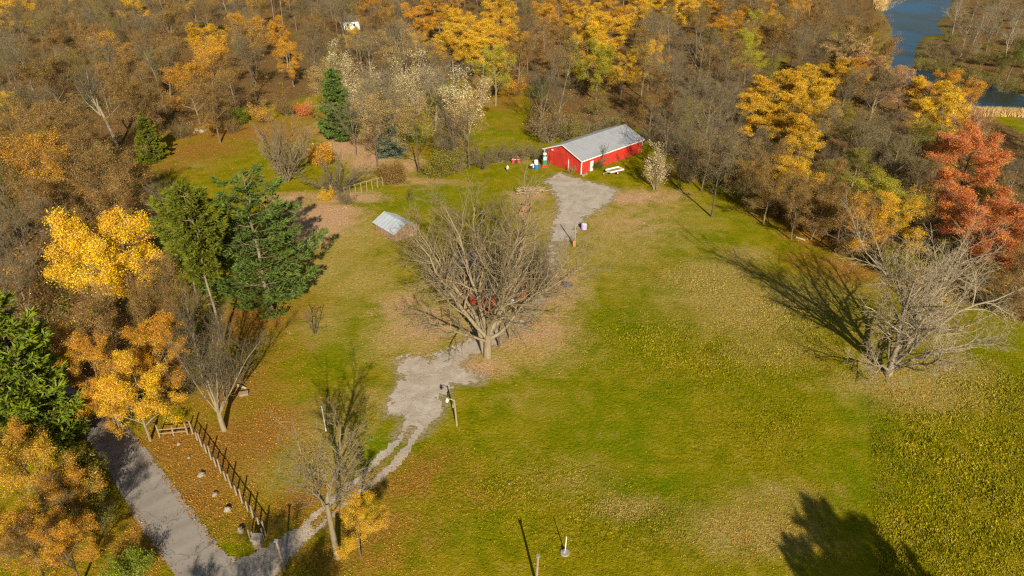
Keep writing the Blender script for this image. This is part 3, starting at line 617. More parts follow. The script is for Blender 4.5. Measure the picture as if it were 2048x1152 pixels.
hero('hero_front', 53, [((0, 0, -.3), (.03, 0, 1), 7.5, .30)],
     [((-.1, 0, 6.6), (-.28, 0, 1), 8, 0.144), ((-.1, 0, 6.9), (.12, .1, 1), 8.5, 0.173), ((-.1, 0, 6.8), (.4, .2, 1), 7.5, 0.137), ((-.1, 0, 6), (-.5, .35, .8), 5.5, 0.094), ((-.1, 0, 6.2), (.7, -.1, .7), 6, 0.101), ((-.05, 0, 5.4), (.9, .3, .5), 5.5, 0.079), ((-.1, 0, 6.8), (-.1, -.4, 1), 6.5, 0.108)],
     kids=(10, 7, 5), lens=(.5, .5, .55), twig='twig_tan')
hero('hero_fan', 54, [((0, 0, -.3), (-.03, 0, 1), 3.6, .36)],
     [((-.1, 0, 2.9), (-.22, 0, 1), 13, 0.144), ((-.05, 0, 3), (.02, .1, 1), 13.5, 0.144), ((0, 0, 2.8), (.28, .1, 1), 13, 0.137), ((0, 0, 2.7), (.48, .05, 1), 11.5, 0.115), ((0, .1, 2.9), (.12, .4, 1), 11.5, 0.122), ((0, -.1, 2.9), (.1, -.35, 1), 11, 0.115), ((-.1, 0, 2.6), (-.4, .1, 1), 11, 0.101), ((0, 0, 2.4), (.62, -.1, 1), 9, 0.094)],
     kids=(15, 9, 5), lens=(.42, .45, .5), ang=20, up=(.07, .09))
hero('hero_lean', 55, [((0, 0, -.3), (-.32, .1, 1), 10, .42)],
     [((-2.4, .8, 7.4), (-.8, .2, .6), 9, .2), ((-2.6, .8, 8), (.15, .3, 1), 8, .2), ((-2.7, .9, 8.6), (-.35, .1, 1), 9, .22), ((-2.0, .6, 6.4), (.9, .1, .5), 8, .14), ((-2.7, .9, 8.8), (-.1, -.4, .9), 7, .15)], kids=(13, 9, 5), lens=(.46, .46, .5))

LEAF = dict(gold=(.62, .35, .008), yellow=(.72, .42, .006), orange=(.56, .265, .012), rust=(.27, .155, .042), brown=(.215, .158, .072), tan=(.44, .28, .10), cream=(.56, .44, .23), olive=(.23, .19, .028), yellowgreen=(.36, .31, .022),
            red=(.60, .185, .05), pink=(.48, .25, .12), green=(.12, .15, .012), pine=(.085, .125, .022), bluegreen=(.105, .14, .085), darkgreen=(.115, .128, .011), lime=(.22, .25, .02))
BARK = dict(grey=(.215, .17, .10), pale=(.28, .235, .155), dark=(.115, .088, .06), brown=(.16, .115, .07), white=(.38, .34, .27))
TREES = []     # every tree that stands: dict for the labels
RND = random.Random(11)
def place(proto, x, y, s, name, label=None, cat='tree', group=None, leaf='brown', bark='grey', rz=None, parts=True, vary=.12, sq=None):
    pr = PROTO[proto]; z = G(x, y)
    rz = RND.uniform(0, 6.283) if rz is None else rz
    root = empty(name, (x, y, z - .05), rz, s)
    sq = sq or RND.uniform(.95, 1.06); root.scale = (s, s, s * sq)
    v = RND.uniform(1 - vary, 1 + vary); hshift = RND.uniform(-vary, vary) * .35
    lc = LEAF[leaf]; lc = (min(1, lc[0] * v), min(1, lc[1] * v * (1 + hshift)), lc[2] * v, 1)
    b = BARK[bark]; bv = RND.uniform(.85, 1.15)
    for nm, me, c in (('trunk', pr['trunk'], (b[0] * bv, b[1] * bv, b[2] * bv, 1)), ('crown', pr['crown'], lc)):
        o = bpy.data.objects.new(nm, me); o.parent = root; o.color = c; link(o)
    TREES.append(dict(o=root, px=topix(x, y, z + pr['hc'] * s), base=(x, y), label=label, cat=cat, group=group, leaf=leaf, bark=bark, proto=proto, h=pr['h'] * s * sq, name=name))
    return root
def by_crown(proto, cx, cy, wpx, hmax=15.5, **kw):
    """a tree whose crown stands in that spot of the view, at its own distance and real size"""
    pr = PROTO[proto]; hc = 7.0; z = 0; zs = 1
    for _ in range(14):
        x, y = plane(cx, cy, z + hc); z = G(x, y); s = wpx * depth(x, y, z + hc) / FP / pr['w']; s = min(max(s, .25), 1.4); zs = min(1, max(.55, hmax / (pr['h'] * s))); hc = .5 * hc + .5 * pr['hc'] * s * zs
    return place(proto, x, y, s, sq=zs, **kw)
def by_base(proto, px, py, h, **kw):
    p = P(px, py); return place(proto, p.x, p.y, h / PROTO[proto]['h'], **kw)

# the trees that stand out one by one
by_base('hero_vase', 975, 714, 21.5, name='bare_tree', label='huge bare vase-shaped tree standing in front of the red house', leaf='brown', bark='grey', rz=0, sq=1)
by_base('bareC', 998, 694, 13, name='bare_tree', label='straight grey bare tree just behind the huge vase-shaped tree', bark='dark', rz=.4)
by_base('bareB', 1018, 678, 9, name='bare_tree', label='small forked bare tree right behind the huge vase-shaped tree', bark='grey', rz=1.2)
by_base('hero_vase', 1072, 600, 11, name='bare_tree', label='bare tree right behind the red house, beside the gravel drive', bark='grey', rz=2.2)
by_base('bareB', 925, 528, 10, name='bare_tree', label='bare tree behind the red house roof, left one', bark='grey', rz=1)
by_base('bareB', 1015, 515, 10.5, name='bare_tree', label='bare tree behind the red house roof, right one', bark='dark', rz=2)
by_base('hero_spread', 1775, 748, 19, name='bare_tree', label='wide spreading pale bare tree casting a long shadow on the meadow', bark='pale', rz=0, sq=1)
by_base('hero_front', 675, 1116, 15, name='bare_tree', label='bare tree with stout pale trunk beside the driveway entrance', bark='grey', rz=0, sq=1)
by_base('thin', 722, 1112, 6.2, name='autumn_tree', label='low gold-leafed small tree at the foot of the driveway tree', leaf='gold', bark='dark')
by_base('hero_fan', 448, 860, 15.5, name='bare_tree', label='bare fan-shaped tree with upright branches near the roadside fence', bark='grey', rz=0, sq=1)
by_base('hero_lean', 238, 296, 17, name='bare_tree', label='leaning bare tree with thick trunk at the clearing edge', bark='pale', rz=0)
by_base('pine_big', 545, 632, 20, name='pine_tree', label='big spreading dark green pine with short bare trunk on the lawn', leaf='pine', bark='grey', rz=.5)
by_base('pine_tall', 416, 658, 19, name='pine_tree', label='tall bare-stemmed pine, left one of the pair beside the big pine', leaf='darkgreen', bark='grey', rz=1)
by_base('pine_tall', 446, 690, 20, name='pine_tree', label='tall bare-stemmed pine, right one of the pair beside the big pine', leaf='darkgreen', bark='grey', rz=3)
by_base('pine_mid', 680, 276, 15, name='pine_tree', label='narrow green pine at the back of the clearing', leaf='pine', bark='brown', rz=.2)
by_base('spruce', 306, 318, 9, name='spruce_tree', label='squat dark green spruce at the clearing edge', leaf='darkgreen', bark='brown')
by_base('spruce', 781, 312, 8.2, name='spruce_tree', label='slim blue green spruce above the rust coloured bush', leaf='bluegreen', bark='brown')
by_crown('maple', 165, 492, 195, 17, name='maple_tree', label='bright yellow round maple glowing in the dark wood', leaf='yellow', bark='grey', vary=.03)
by_crown('redmaple', 1945, 318, 140, 13, name='maple_tree', label='coral red maple, upper crown of the red pair by the meadow', leaf='red', bark='dark', vary=.04)
by_crown('redmaple', 1972, 440, 140, 12, name='maple_tree', label='coral red maple, lower crown of the red pair by the meadow', leaf='red', bark='dark', vary=.04)
by_base('paleleaf', 1310, 379, 8.5, name='pale_leafed_tree', label='small many-stemmed tree with pale yellow leaves right of the barn', leaf='cream', bark='pale')
by_base('fanA', 572, 364, 14, name='bare_tree', label='round grey many-stemmed bare tree in the clearing', bark='grey')
by_base('fanB', 676, 388, 7.5, name='bare_tree', label='drooping grey many-stemmed bare tree by the back fence', bark='grey')
by_base('sapling', 629, 668, 4.6, name='young_tree', label='small bare sapling on the lawn right of the big pine', bark='dark')
by_base('sapling', 817, 408, 3.4, name='young_tree', label='thin bare sapling on the grass above the small shed', bark='dark')
by_base('bush', 787, 368, 4.2, name='bush', label='rust brown bush below the blue green spruce', cat='bush', leaf='rust')
by_base('bush', 886, 352, 5.0, name='bush', label='large olive brown bush left of the meadow strip', cat='bush', leaf='olive')
by_base('brush', 915, 345, 4.2, name='bush', label='twiggy brown bush beside the large olive bush', cat='bush', leaf='brown')
by_base('brush', 1100, 286, 8.2, name='bush', label='wide brown thicket left behind the red barn', cat='bush', leaf='brown')
by_base('brush', 1135, 280, 6.5, name='bush', label='brown thicket close behind the red barn roof', cat='bush', leaf='olive')
by_base('bush', 268, 1150, 2.4, name='bush', label='yellow green bush on the verge beside the road', cat='bush', leaf='lime')
by_base('bush', 165, 1000, 4.6, name='bush', label='olive bush at the road edge under the gold trees', cat='bush', leaf='olive')
by_base('bush', 1192, 339, 1.9, name='bush', label='clipped round green bush beside the white barn door', cat='bush', leaf='green')
by_base('sapling', 1199, 338, 5.2, name='young_tree', label='thin bare young tree against the red barn wall', bark='dark')
by_base('brush', 1142, 347, 1.8, name='bush', label='small yellowing bush in front of the barn gable', cat='bush', leaf='tan')
by_base('bush', 1448, 372, 2.0, name='bush', label='small lime green bush at the wood edge right of the barn', cat='bush', leaf='lime')
by_base('bush', 1418, 364, 1.6, name='bush', label='low yellow green bush at the wood edge', cat='bush', leaf='yellowgreen')
by_base('bush', 1172, 456, 1.0, name='bush', label='tiny green bush beside the gravel near the yard pole', cat='bush', leaf='lime')
by_base('bush', 836, 285, 3.4, name='bush', label='lime green bush at the foot of the grove', cat='bush', leaf='lime')
by_base('bush', 656, 400, 2.2, name='bush', label='low yellow bush left of the back fence', cat='bush', leaf='gold')
by_base('bush', 645, 330, 4.5, name='bush', label='orange leafed bush between the two many-stemmed bare trees', cat='bush', leaf='orange')
# shade trees beside the drone, seen only by the shadows they throw into the picture
def shade(tipx, tipy, h, pr_, label, leaf):
    p = P(tipx, tipy); L = h / math.tan(SUN_EL); x = p.x + L * math.sin(SUN_AZ); y = p.y + L * math.cos(SUN_AZ)
    place(pr_, x, y, h / PROTO[pr_]['h'], 'pine_tree' if 'pine' in pr_ else 'bare_tree', label, 'tree', None, leaf, 'brown', sq=1)
shade(1622, 1012, 19, 'pine_mid', 'tall evergreen outside the frame that throws the larger shadow on the meadow', 'pine')
shade(1592, 1088, 14, 'pine_mid', 'evergreen outside the frame that throws the left lobe of the meadow shadow', 'pine')
shade(1712, 1052, 17, 'pine_mid', 'evergreen outside the frame that throws the smaller shadow on the meadow', 'pine')
shade(560, 1060, 12, 'spareC', 'leafy tree outside the frame shading the driveway mouth', 'brown')
shade(610, 1085, 9, 'spareC', 'small leafy tree outside the frame shading the driveway verge', 'brown')
shade(428, 1118, 5, 'spareC', 'small leafy tree outside the frame shading the road', 'brown')

by_base('spareB', 1700, 388, 15.5, name='autumn_tree', label='broad brown half-bare tree in the middle of the wooded slope', leaf='brown', bark='pale', rz=1)
by_crown('pine_mid', 35, 745, 175, hmax=18, name='pine_tree', label='dense green pine beside the road at the picture edge', leaf='green', bark='brown')
# coloured crowns: form, crown centre, crown width, leaf colour
CROWNS = [
 ('bareA', 1340, 232, 105, 'brown'), ('bareA', 1382, 162, 105, 'brown'), ('bareB', 1462, 235, 105, 'brown'), ('spareA', 1500, 292, 90, 'brown'), ('bareA', 1482, 152, 100, 'brown'), ('bareB', 1372, 284, 85, 'brown'), ('spareB', 1442, 312, 80, 'brown'), ('spareA', 1542, 372, 80, 'rust'), ('bareC', 1330, 152, 90, 'brown'), ('spareA', 1452, 122, 95, 'rust'), ('spareC', 1640, 402, 90, 'rust'), ('spareB', 1660, 352, 80, 'olive'), ('spareC', 1500, 345, 70, 'rust'), ('thin', 1730, 330, 80, 'olive'), ('spareA', 1600, 400, 70, 'rust'),
 ('oakA', 915, 42, 100, 'gold'), ('oakB', 965, 92, 90, 'gold'), ('oakC', 985, 40, 80, 'gold'), ('oakB', 905, 88, 80, 'gold'), ('oakC', 1165, 28, 90, 'gold'), ('oakA', 1215, 62, 90, 'gold'), ('oakB', 1178, 88, 80, 'gold'), ('oakC', 1225, 18, 80, 'orange'), ('oakA', 1335, 12, 90, 'yellow'), ('oakC', 1560, 205, 90, 'gold'), ('oakB', 1625, 212, 90, 'gold'),
 ('spareC', 1738, 62, 100, 'rust'), ('spareC', 1752, 108, 80, 'rust'), ('bareB', 1700, 30, 100, 'brown'), ('spareA', 1725, 20, 90, 'rust'), ('thin', 120, 1085, 110, 'orange'), ('spareC', 60, 1105, 110, 'rust'), ('brush', 195, 1025, 70, 'olive'), ('brush', 1185, 246, 50, 'brown'), ('brush', 1222, 236, 50, 'brown'), ('brush', 1262, 238, 50, 'rust'), ('brush', 1290, 262, 46, 'brown'), ('brush', 1150, 262, 46, 'olive'),
 ('oakB', 1000, 20, 90, 'gold'), ('oakA', 1120, 20, 80, 'orange'), ('oakC', 830, 40, 80, 'orange'), ('thin', 1010, 80, 80, 'gold'), ('thin', 1120, 90, 80, 'rust'), ('oakC', 1290, 10, 90, 'yellow'), ('thin', 1600, 20, 90, 'orange'), ('oakB', 1460, 60, 80, 'orange'), ('thin', 740, 20, 80, 'orange'), ('thin', 1400, 50, 80, 'rust'), ('spareC', 1560, 70, 90, 'rust'), ('spareC', 500, 60, 90, 'orange'), ('spareC', 100, 150, 120, 'rust'), ('spareC', 330, 40, 110, 'rust'), ('spareA', 420, 190, 90, 'rust'), ('spareC', 280, 200, 100, 'rust'), ('spareC', 130, 300, 110, 'rust'), ('spareA', 230, 350, 100, 'rust'), ('spareC', 20, 330, 110, 'rust'),
 ('oakA', 942, 60, 140, 'gold'), ('oakB', 1190, 48, 135, 'gold'), ('oval', 1069, 36, 55, 'orange'), ('oakC', 880, 20, 95, 'orange'), ('oakB', 1197, 122, 78, 'yellowgreen'), ('thin', 1246, 132, 55, 'gold'), ('spareC', 1036, 104, 75, 'rust'),
 ('thin', 990, 128, 70, 'yellowgreen'), ('oakA', 1362, 16, 120, 'yellow'), ('thin', 1270, 34, 80, 'gold'), ('oakB', 1523, 18, 120, 'orange'), ('oakC', 1440, 18, 95, 'orange'), ('spareC', 1719, 72, 150, 'rust'), ('spareA', 1645, 36, 110, 'rust'),
 ('oakC', 1668, 92, 66, 'tan'), ('oakC', 1702, 112, 66, 'tan'), ('oakA', 1738, 136, 66, 'pink'), ('oakB', 1772, 152, 66, 'tan'), ('oakC', 1812, 170, 60, 'pink'), ('oakA', 1550, 168, 100, 'gold'), ('oakB', 1612, 172, 105, 'gold'), ('oakC', 1530, 222, 90, 'gold'), ('oakA', 1592, 238, 105, 'gold'), ('oakC', 1648, 150, 85, 'gold'),
 ('oakB', 1700, 148, 75, 'orange'), ('oakA', 1858, 184, 92, 'yellow'), ('oakB', 1892, 226, 84, 'yellow'), ('thin', 1884, 166, 64, 'orange'), ('spareC', 1922, 190, 70, 'orange'), ('spareB', 1757, 172, 120, 'brown'), ('thin', 1586, 306, 95, 'gold'), ('thin', 1588, 352, 95, 'gold'), ('thin', 1933, 262, 80, 'pink'), ('thin', 1777, 386, 130, 'yellowgreen'),
 ('spareC', 1828, 290, 95, 'olive'), ('spareC', 1692, 424, 110, 'rust'), ('thin', 1802, 436, 100, 'gold'), ('spareC', 1738, 442, 90, 'orange'), ('bareB', 1888, 414, 100, 'brown'), ('bareA', 1406, 92, 130, 'brown'), ('bareA', 1425, 188, 135, 'brown'), ('bareB', 1418, 270, 110, 'brown'), ('bareC', 1336, 78, 90, 'brown'),
 ('thin', 1500, 94, 60, 'yellowgreen'), ('bareB', 1602, 78, 120, 'brown'), ('thin', 1308, 180, 70, 'rust'), ('thin', 1290, 120, 60, 'gold'), ('spareA', 1540, 320, 70, 'rust'), ('spareB', 1640, 240, 90, 'brown'), ('spareA', 1770, 260, 90, 'brown'), ('spareC', 1850, 345, 80, 'brown'), ('thin', 1650, 350, 70, 'rust'),
 ('spareC', 171, 88, 170, 'rust'), ('thin', 236, 98, 85, 'orange'), ('oakA', 410, 78, 75, 'gold'), ('spareC', 408, 118, 90, 'orange'), ('spareC', 321, 114, 95, 'rust'), ('oval', 565, 68, 40, 'orange'), ('thin', 578, 112, 50, 'orange'), ('oakB', 6, 212, 60, 'yellow'), ('thin', 30, 22, 70, 'yellow'), ('thin', 273, 12, 60, 'yellow'), ('spareC', 240, 150, 80, 'rust'), ('spareC', 380, 160, 90, 'orange'), ('spareA', 460, 150, 80, 'rust'),
 ('spareC', 52, 268, 120, 'rust'), ('spareC', 68, 342, 140, 'orange'), ('spareA', 150, 250, 120, 'rust'), ('spareA', 170, 340, 130, 'rust'), ('spareC', 100, 400, 110, 'rust'), ('spareC', 215, 400, 110, 'rust'), ('bareB', 40, 440, 120, 'brown'), ('bareA', 25, 540, 110, 'brown'), 
 ('bareB', 335, 398, 75, 'brown'), ('spareB', 325, 570, 90, 'rust'), ('spareC', 250, 640, 110, 'rust'), ('spareC', 130, 690, 130, 'orange'), ('spareA', 200, 660, 120, 'rust'), ('thin', 300, 690, 120, 'orange'), ('oakB', 265, 778, 115, 'gold'), ('oakC', 335, 690, 85, 'orange'), ('thin', 180, 740, 110, 'orange'), ('thin', 215, 800, 70, 'orange'), ('spareA', 340, 620, 80, 'rust'),
 ('spareC', 60, 950, 130, 'gold'), ('spareC', 140, 985, 100, 'orange'), ('spareC', 30, 1040, 120, 'orange'), ('spareC', 95, 1050, 90, 'orange'), ('spareC', 20, 900, 110, 'orange'), ('spareC', 170, 935, 70, 'olive'), ('bareB', 80, 1010, 100, 'brown'),
 ('pale', 808, 62, 105, 'brown'), ('tallcream', 786, 160, 60, 'cream'), ('tallcream', 668, 128, 60, 'cream'), ('tallcream', 716, 180, 70, 'cream'), ('tallcream', 930, 192, 60, 'cream'), ('palevase', 740, 178, 100, 'brown'), ('palevase', 866, 172, 110, 'brown'), ('fanA', 905, 210, 90, 'brown'), ('fanA', 770, 220, 70, 'brown'), ('bareC', 850, 100, 80, 'brown'), ('bareC', 700, 90, 80, 'brown'), ('tallcream', 830, 150, 60, 'cream'),
 ('bareA', 700, 215, 80, 'tan'), ('spareB', 745, 235, 75, 'tan'), ('bareA', 805, 205, 80, 'tan'), ('spareB', 830, 240, 70, 'tan'), ('bareA', 905, 245, 75, 'tan'), ('spareB', 935, 235, 60, 'tan'), ('bareB', 880, 262, 60, 'tan'), ('bareA', 762, 150, 90, 'tan'), ('bareC', 690, 150, 80, 'tan'), ('spareB', 648, 165, 60, 'tan'), ('bareC', 822, 120, 90, 'tan'), ('bareA', 902, 140, 85, 'tan'), ('spareC', 960, 180, 50, 'tan'), ('spareA', 800, 95, 80, 'tan'), ('brush', 905, 275, 60, 'brown'), ('brush', 730, 270, 40, 'tan'),
 ('pale', 2030, 60, 49, 'brown'), ('pale', 1990, 50, 49, 'brown'), ('pale', 1940, 50, 42, 'brown'), ('pale', 1965, 30, 42, 'brown'), ('pale', 1920, 20, 42, 'brown'), ('pale', 2040, 20, 42, 'brown'), ('pale', 2010, 15, 42, 'brown'), ('brush', 1850, 112, 60, 'olive'), ('brush', 1895, 118, 60, 'olive'), ('brush', 1935, 128, 60, 'olive'), ('brush', 1980, 140, 60, 'olive'), ('brush', 2025, 150, 60, 'olive'), ('brush', 1870, 92, 50, 'brown'), ('brush', 1920, 95, 50, 'brown'), ('brush', 1970, 105, 50, 'olive'), ('thin', 2035, 100, 50, 'darkgreen'), ('brush', 2010, 110, 55, 'olive'),
 ('bareB', 2036, 400, 80, 'brown'), ('bareA', 2040, 330, 80, 'brown'), ('spareC', 2030, 540, 90, 'rust'), ('brush', 2010, 590, 70, 'brown'), ('brush', 1960, 545, 60, 'olive'), ('bush', 1900, 500, 60, 'olive'), ('bush', 1800, 520, 55, 'olive'), ('brush', 1700, 480, 60, 'rust'), ('brush', 1850, 470, 60, 'brown'), ('bareB', 1490, 300, 100, 'brown'),
 ('brush', 1000, 300, 50, 'brown'), ('brush', 1040, 298, 50, 'brown'), ('brush', 965, 312, 50, 'brown'), ('brush', 1075, 300, 40, 'brown'), ('brush', 940, 300, 50, 'olive'), ('brush', 690, 390, 40, 'brown'),
 ('brush', 460, 245, 40, 'rust'), ('bush', 480, 228, 36, 'lime'), ('brush', 520, 220, 50, 'orange'), ('brush', 570, 205, 50, 'rust'), ('bush', 606, 215, 26, 'red'), ('brush', 420, 245, 40, 'orange'), ('brush', 360, 255, 40, 'brown'), ('bush', 1080, 178, 30, 'green'), ('brush', 1030, 165, 50, 'orange'), ('brush', 985, 160, 50, 'olive'), ('brush', 1500, 380, 60, 'olive'), ('brush', 1560, 405, 60, 'rust'), ('brush', 1610, 430, 60, 'rust'), ('brush', 1380, 335, 60, 'brown'), ('bush', 430, 740, 40, 'brown'),
]
NAMES = dict(oakA='oak_tree', oakB='oak_tree', oakC='oak_tree', maple='maple_tree', redmaple='maple_tree', oval='oak_tree', thin='autumn_tree', spareA='autumn_tree', spareB='autumn_tree', spareC='autumn_tree', bareA='bare_tree', bareB='bare_tree', bareC='bare_tree', slimA='slender_tree', slimB='slender_tree',
             pale='birch_tree', palevase='bare_tree', tallcream='pale_leafed_tree', fanA='bare_tree', fanB='bare_tree', brush='bush', bush='bush', paleleaf='pale_leafed_tree')
for pr_, cx, cy, wpx, lf in CROWNS:
    nm = NAMES[pr_]; hm = 15.5 if cx < 1480 or cy < 130 else (12.5 if cy < 330 else 10.0)
    by_crown(pr_, cx, cy, wpx, hm, name=nm, leaf=lf, bark='pale' if pr_ == 'pale' else ('pale' if pr_ in ('palevase', 'tallcream') else RND.choice(['grey', 'grey', 'dark', 'brown'])), cat='bush' if nm == 'bush' else 'tree')

# the woods between them
pts = [t['base'] for t in TREES]
# sights that no other tree may stand in front of: crown centre and reach
CLEAR = [(165, 490, 125, 120), (538, 480, 120, 170), (1958, 380, 95, 150), (1810, 70, 60, 95), (2000, 200, 80, 36), (305, 285, 60, 60), (265, 790, 70, 80), (230, 900, 80, 100), (40, 745, 90, 120), (1580, 200, 90, 70), (1860, 195, 60, 50), (942, 60, 70, 60), (1190, 50, 70, 70), (565, 70, 25, 50), (410, 85, 40, 50), (200, 240, 70, 70)]
def fill(zone, n_try, dmin, far, kinds, seed):
    r = random.Random(seed); pl = FOREST[zone]; xs = [a for a, b in pl]; ys = [b for a, b in pl]; k = 0
    XY = np.array([(r.uniform(min(xs), max(xs)), r.uniform(min(ys), max(ys))) for _ in range(n_try)])
    ok = polydist(XY[:, 0], XY[:, 1], pl) < -1.5; rd = polydist(XY[:, 0], XY[:, 1], ROAD) > 3.0; rv = polydist(XY[:, 0], XY[:, 1], RIVER) > 2.0
    for (x, y), a, b, c in zip(XY, ok, rd, rv):
        if not (a and b and c) or y > far: continue
        px, py = topix(x, y, G(x, y) + 8)
        if not (-130 < px < 2180 and py > -45 and py < 1330): continue
        dd = dmin * (1 + max(0, y - 90) / 400)
        if any((x - u) ** 2 + (y - v) ** 2 < dd * dd for u, v in pts): continue
        if any(abs(px - a_) < c_ + 25 and -d_ < py - b_ < d_ + 40 for a_, b_, c_, d_ in CLEAR): continue
        tot = sum(q[1] for q in kinds); u = r.random() * tot
        for pr_, wt, lfs, h0, h1 in kinds:
            u -= wt
            if u <= 0: break
        nm = NAMES[pr_]; h = r.uniform(h0, h1)
        place(pr_, x, y, h / PROTO[pr_]['h'], nm, None, 'bush' if nm == 'bush' else 'tree', None, r.choice(lfs), r.choice(['grey', 'grey', 'dark', 'pale', 'brown']) if pr_ != 'pale' else 'pale'); pts.append((x, y)); k += 1
    return k
BR = ['brown', 'brown', 'rust', 'rust', 'olive']
n1 = fill('left', 5000, 4.8, 330, [('bareA', 2, BR, 11, 15), ('bareB', 1.5, BR, 10, 14), ('slimA', 2.2, BR, 14, 18), ('slimB', 2, BR, 14, 18), ('spareA', 1.4, BR, 10, 14), ('spareB', 1.4, BR, 11, 15), ('spareC', 1.2, BR, 9, 13), ('brush', 1.5, BR, 3, 6)], 1)
n2 = fill('back', 11000, 5.0, 400, [('bareA', 2, BR, 12, 16), ('bareC', 2, BR, 13, 17), ('slimA', 2.2, BR, 15, 19), ('slimB', 2.2, BR, 15, 19), ('spareA', 1.2, ['brown', 'rust', 'orange'], 11, 15), ('spareC', 1.2, ['orange', 'gold', 'rust'], 10, 14), ('thin', 1, ['gold', 'orange', 'gold', 'yellowgreen'], 11, 15), ('brush', 1.2, BR, 3, 6)], 2)
n3 = fill('right', 6000, 4.8, 330, [('bareA', 2, BR, 9, 13), ('bareB', 2, BR, 8, 12), ('spareA', 1.6, ['brown', 'brown', 'rust', 'olive'], 8, 12), ('spareB', 1.4, ['brown', 'rust', 'olive'], 9, 12), ('thin', .8, ['gold', 'olive', 'rust'], 8, 12), ('brush', 2, BR, 3, 6)], 3)
n4 = fill('flats', 4000, 5.0, 420, [('pale', 2.5, BR, 9, 13), ('brush', 3, ['olive', 'brown', 'olive'], 3, 6), ('bareB', 2, BR, 7, 10)], 4)
CLEAR = CLEAR[1:2]; n5 = fill('right', 1500, 3.0, 150, [('brush', 3, ['rust', 'brown', 'olive', 'gold'], 2.5, 5), ('bush', 1, ['olive', 'rust', 'brown'], 2, 3.5)], 6)
import collections; print(collections.Counter(t['name'] for t in TREES)); print('FILL', n1, n2, n3, n4, n5, len(TREES))
#SPLIT
# ------------------------------------------------------------------ buildings
def gable(name, corner, ldir, L, W, wallH, ridgeH, wall_mat, roof_mat, label, cat, over=.35, panels=12, slabs=None, corr=None, trim=None):
    """corner: the building's corner nearest the camera. Local x runs along the long eave wall, local y along the gable wall"""
    a = math.atan2(ldir[1], ldir[0]); z = G(*corner)
    root = empty(name, (corner[0], corner[1], z - .03), a); tag(root, label, cat)
    def rib_wall(nm, n, x0, x1, y, face, zt):
        m = MB(); m.box(x0, x1, min(y, y + face * .1), max(y, y + face * .1), 0, zt)
        if corr:
            k = int((x1 - x0) / corr)
            for i in range(k):
                u = x0 + (i + .5) * (x1 - x0) / k; yy = y + (0 if face > 0 else 0)
                m.box(u - .03, u + .03, min(y - .028 * face, y), max(y - .028 * face, y), .02, zt - .02)
        return m.build(nm, wall_mat, root)
    side = 1 if W > 0 else -1
    w = abs(W)
    rib_wall('wall', 0, 0, L, 0, side, wallH); rib_wall('wall', 0, 0, L, W, -side, wallH)
    for x, f in ((0, 1), (L, -1)):
        m = MB(); pts = [(x, 0, 0), (x, W, 0), (x, W, wallH), (x, W / 2, ridgeH), (x, 0, wallH)]
        if (f > 0) == (side > 0): pts = pts[::-1]
        m.slab(pts, -.1)
        if corr:
            k = int(w / corr)
            for i in range(k):
                yy = (i + .5) / k * W; zt = wallH + (ridgeH - wallH) * (1 - abs(2 * (i + .5) / k - 1)) - .03
                m.box(min(x - .028 * f, x), max(x - .028 * f, x), yy - .03, yy + .03, .02, zt)
        m.build('gable_wall', wall_mat, root)
    slope = (ridgeH - wallH) / (w / 2)
    for sd_ in (0, 1):
        y_e = -side * over if sd_ == 0 else W + side * over; ze = wallH - over * slope + .06; y_r = W / 2; zr = ridgeH + .06
        step = (L + 2 * over) / panels
        for i in range(panels):
            x0 = -over + i * step; x1 = x0 + step - .02; lift = .012 * (i % 2)
            p4 = [(x0, y_e, ze + lift), (x1, y_e, ze + lift), (x1, y_r, zr + lift), (x0, y_r, zr + lift)]
            n_ = (Vector(p4[1]) - Vector(p4[0])).cross(Vector(p4[2]) - Vector(p4[0]))
            if n_.z < 0: p4 = p4[::-1]
            m = MB().slab(p4, .045)
            yl, yh = (y_e, y_r)
            m.slab([(x1 - .05, yl, ze + .05 + lift), (x1 + .01, yl, ze + .05 + lift), (x1 + .01, yh, zr + .05 + lift), (x1 - .05, yh, zr + .05 + lift)] if n_.z > 0 else [(x1 - .05, yh, zr + .05 + lift), (x1 + .01, yh, zr + .05 + lift), (x1 + .01, yl, ze + .05 + lift), (x1 - .05, yl, ze + .05 + lift)], .03)
            m.build('roof_panel', roof_mat, root)
    MB().box(-over, L + over, W / 2 - .14, W / 2 + .14, ridgeH + .1, ridgeH + .15).build('ridge_cap', roof_mat, root)
    if trim:
        for x in (0, L):
            for y in (0, W):
                MB().box(x - .1 if x == 0 else x - .06, x + .06 if x == 0 else x + .1, y - .1 if (y == 0) == (side > 0) else y - .06, y + .06 if (y == 0) == (side > 0) else y + .1, .01, wallH - .02).build('corner_trim', trim, root)
        for sd_ in (0, 1):
            y = -side * over if sd_ == 0 else W + side * over; ze = wallH - over * slope
            MB().box(-over, L + over, min(y - .03 * side * (1 if sd_ == 0 else -1), y), max(y - .03 * side * (1 if sd_ == 0 else -1), y) + .005, ze - .12, ze + .09).build('fascia', trim, root)
            for x in (-over, L + over):
                f = -1 if x < 0 else 1
                a0 = (x, y, ze - .10); a1 = (x, W / 2, ridgeH - .08)
                m = MB(); m.slab([a0, a1, (a1[0], a1[1], a1[2] + .2), (a0[0], a0[1], a0[2] + .2)], .03 * (f if (a1[1] > a0[1]) else -f)); m.build('bargeboard', trim, root)
    return root
# red barn: gable end towards the left front, long wall towards the right front
bc = P(1162, 349); u = Vector((.725, .689)).normalized()
barn = gable('barn', (bc.x, bc.y), u, 19.3, 10.0, 2.95, 4.9, M['red_paint'], M['roof'], 'long red metal barn with grey gable roof and white trim', 'barn', over=.35, panels=20, corr=.45, trim=M['white_paint'])
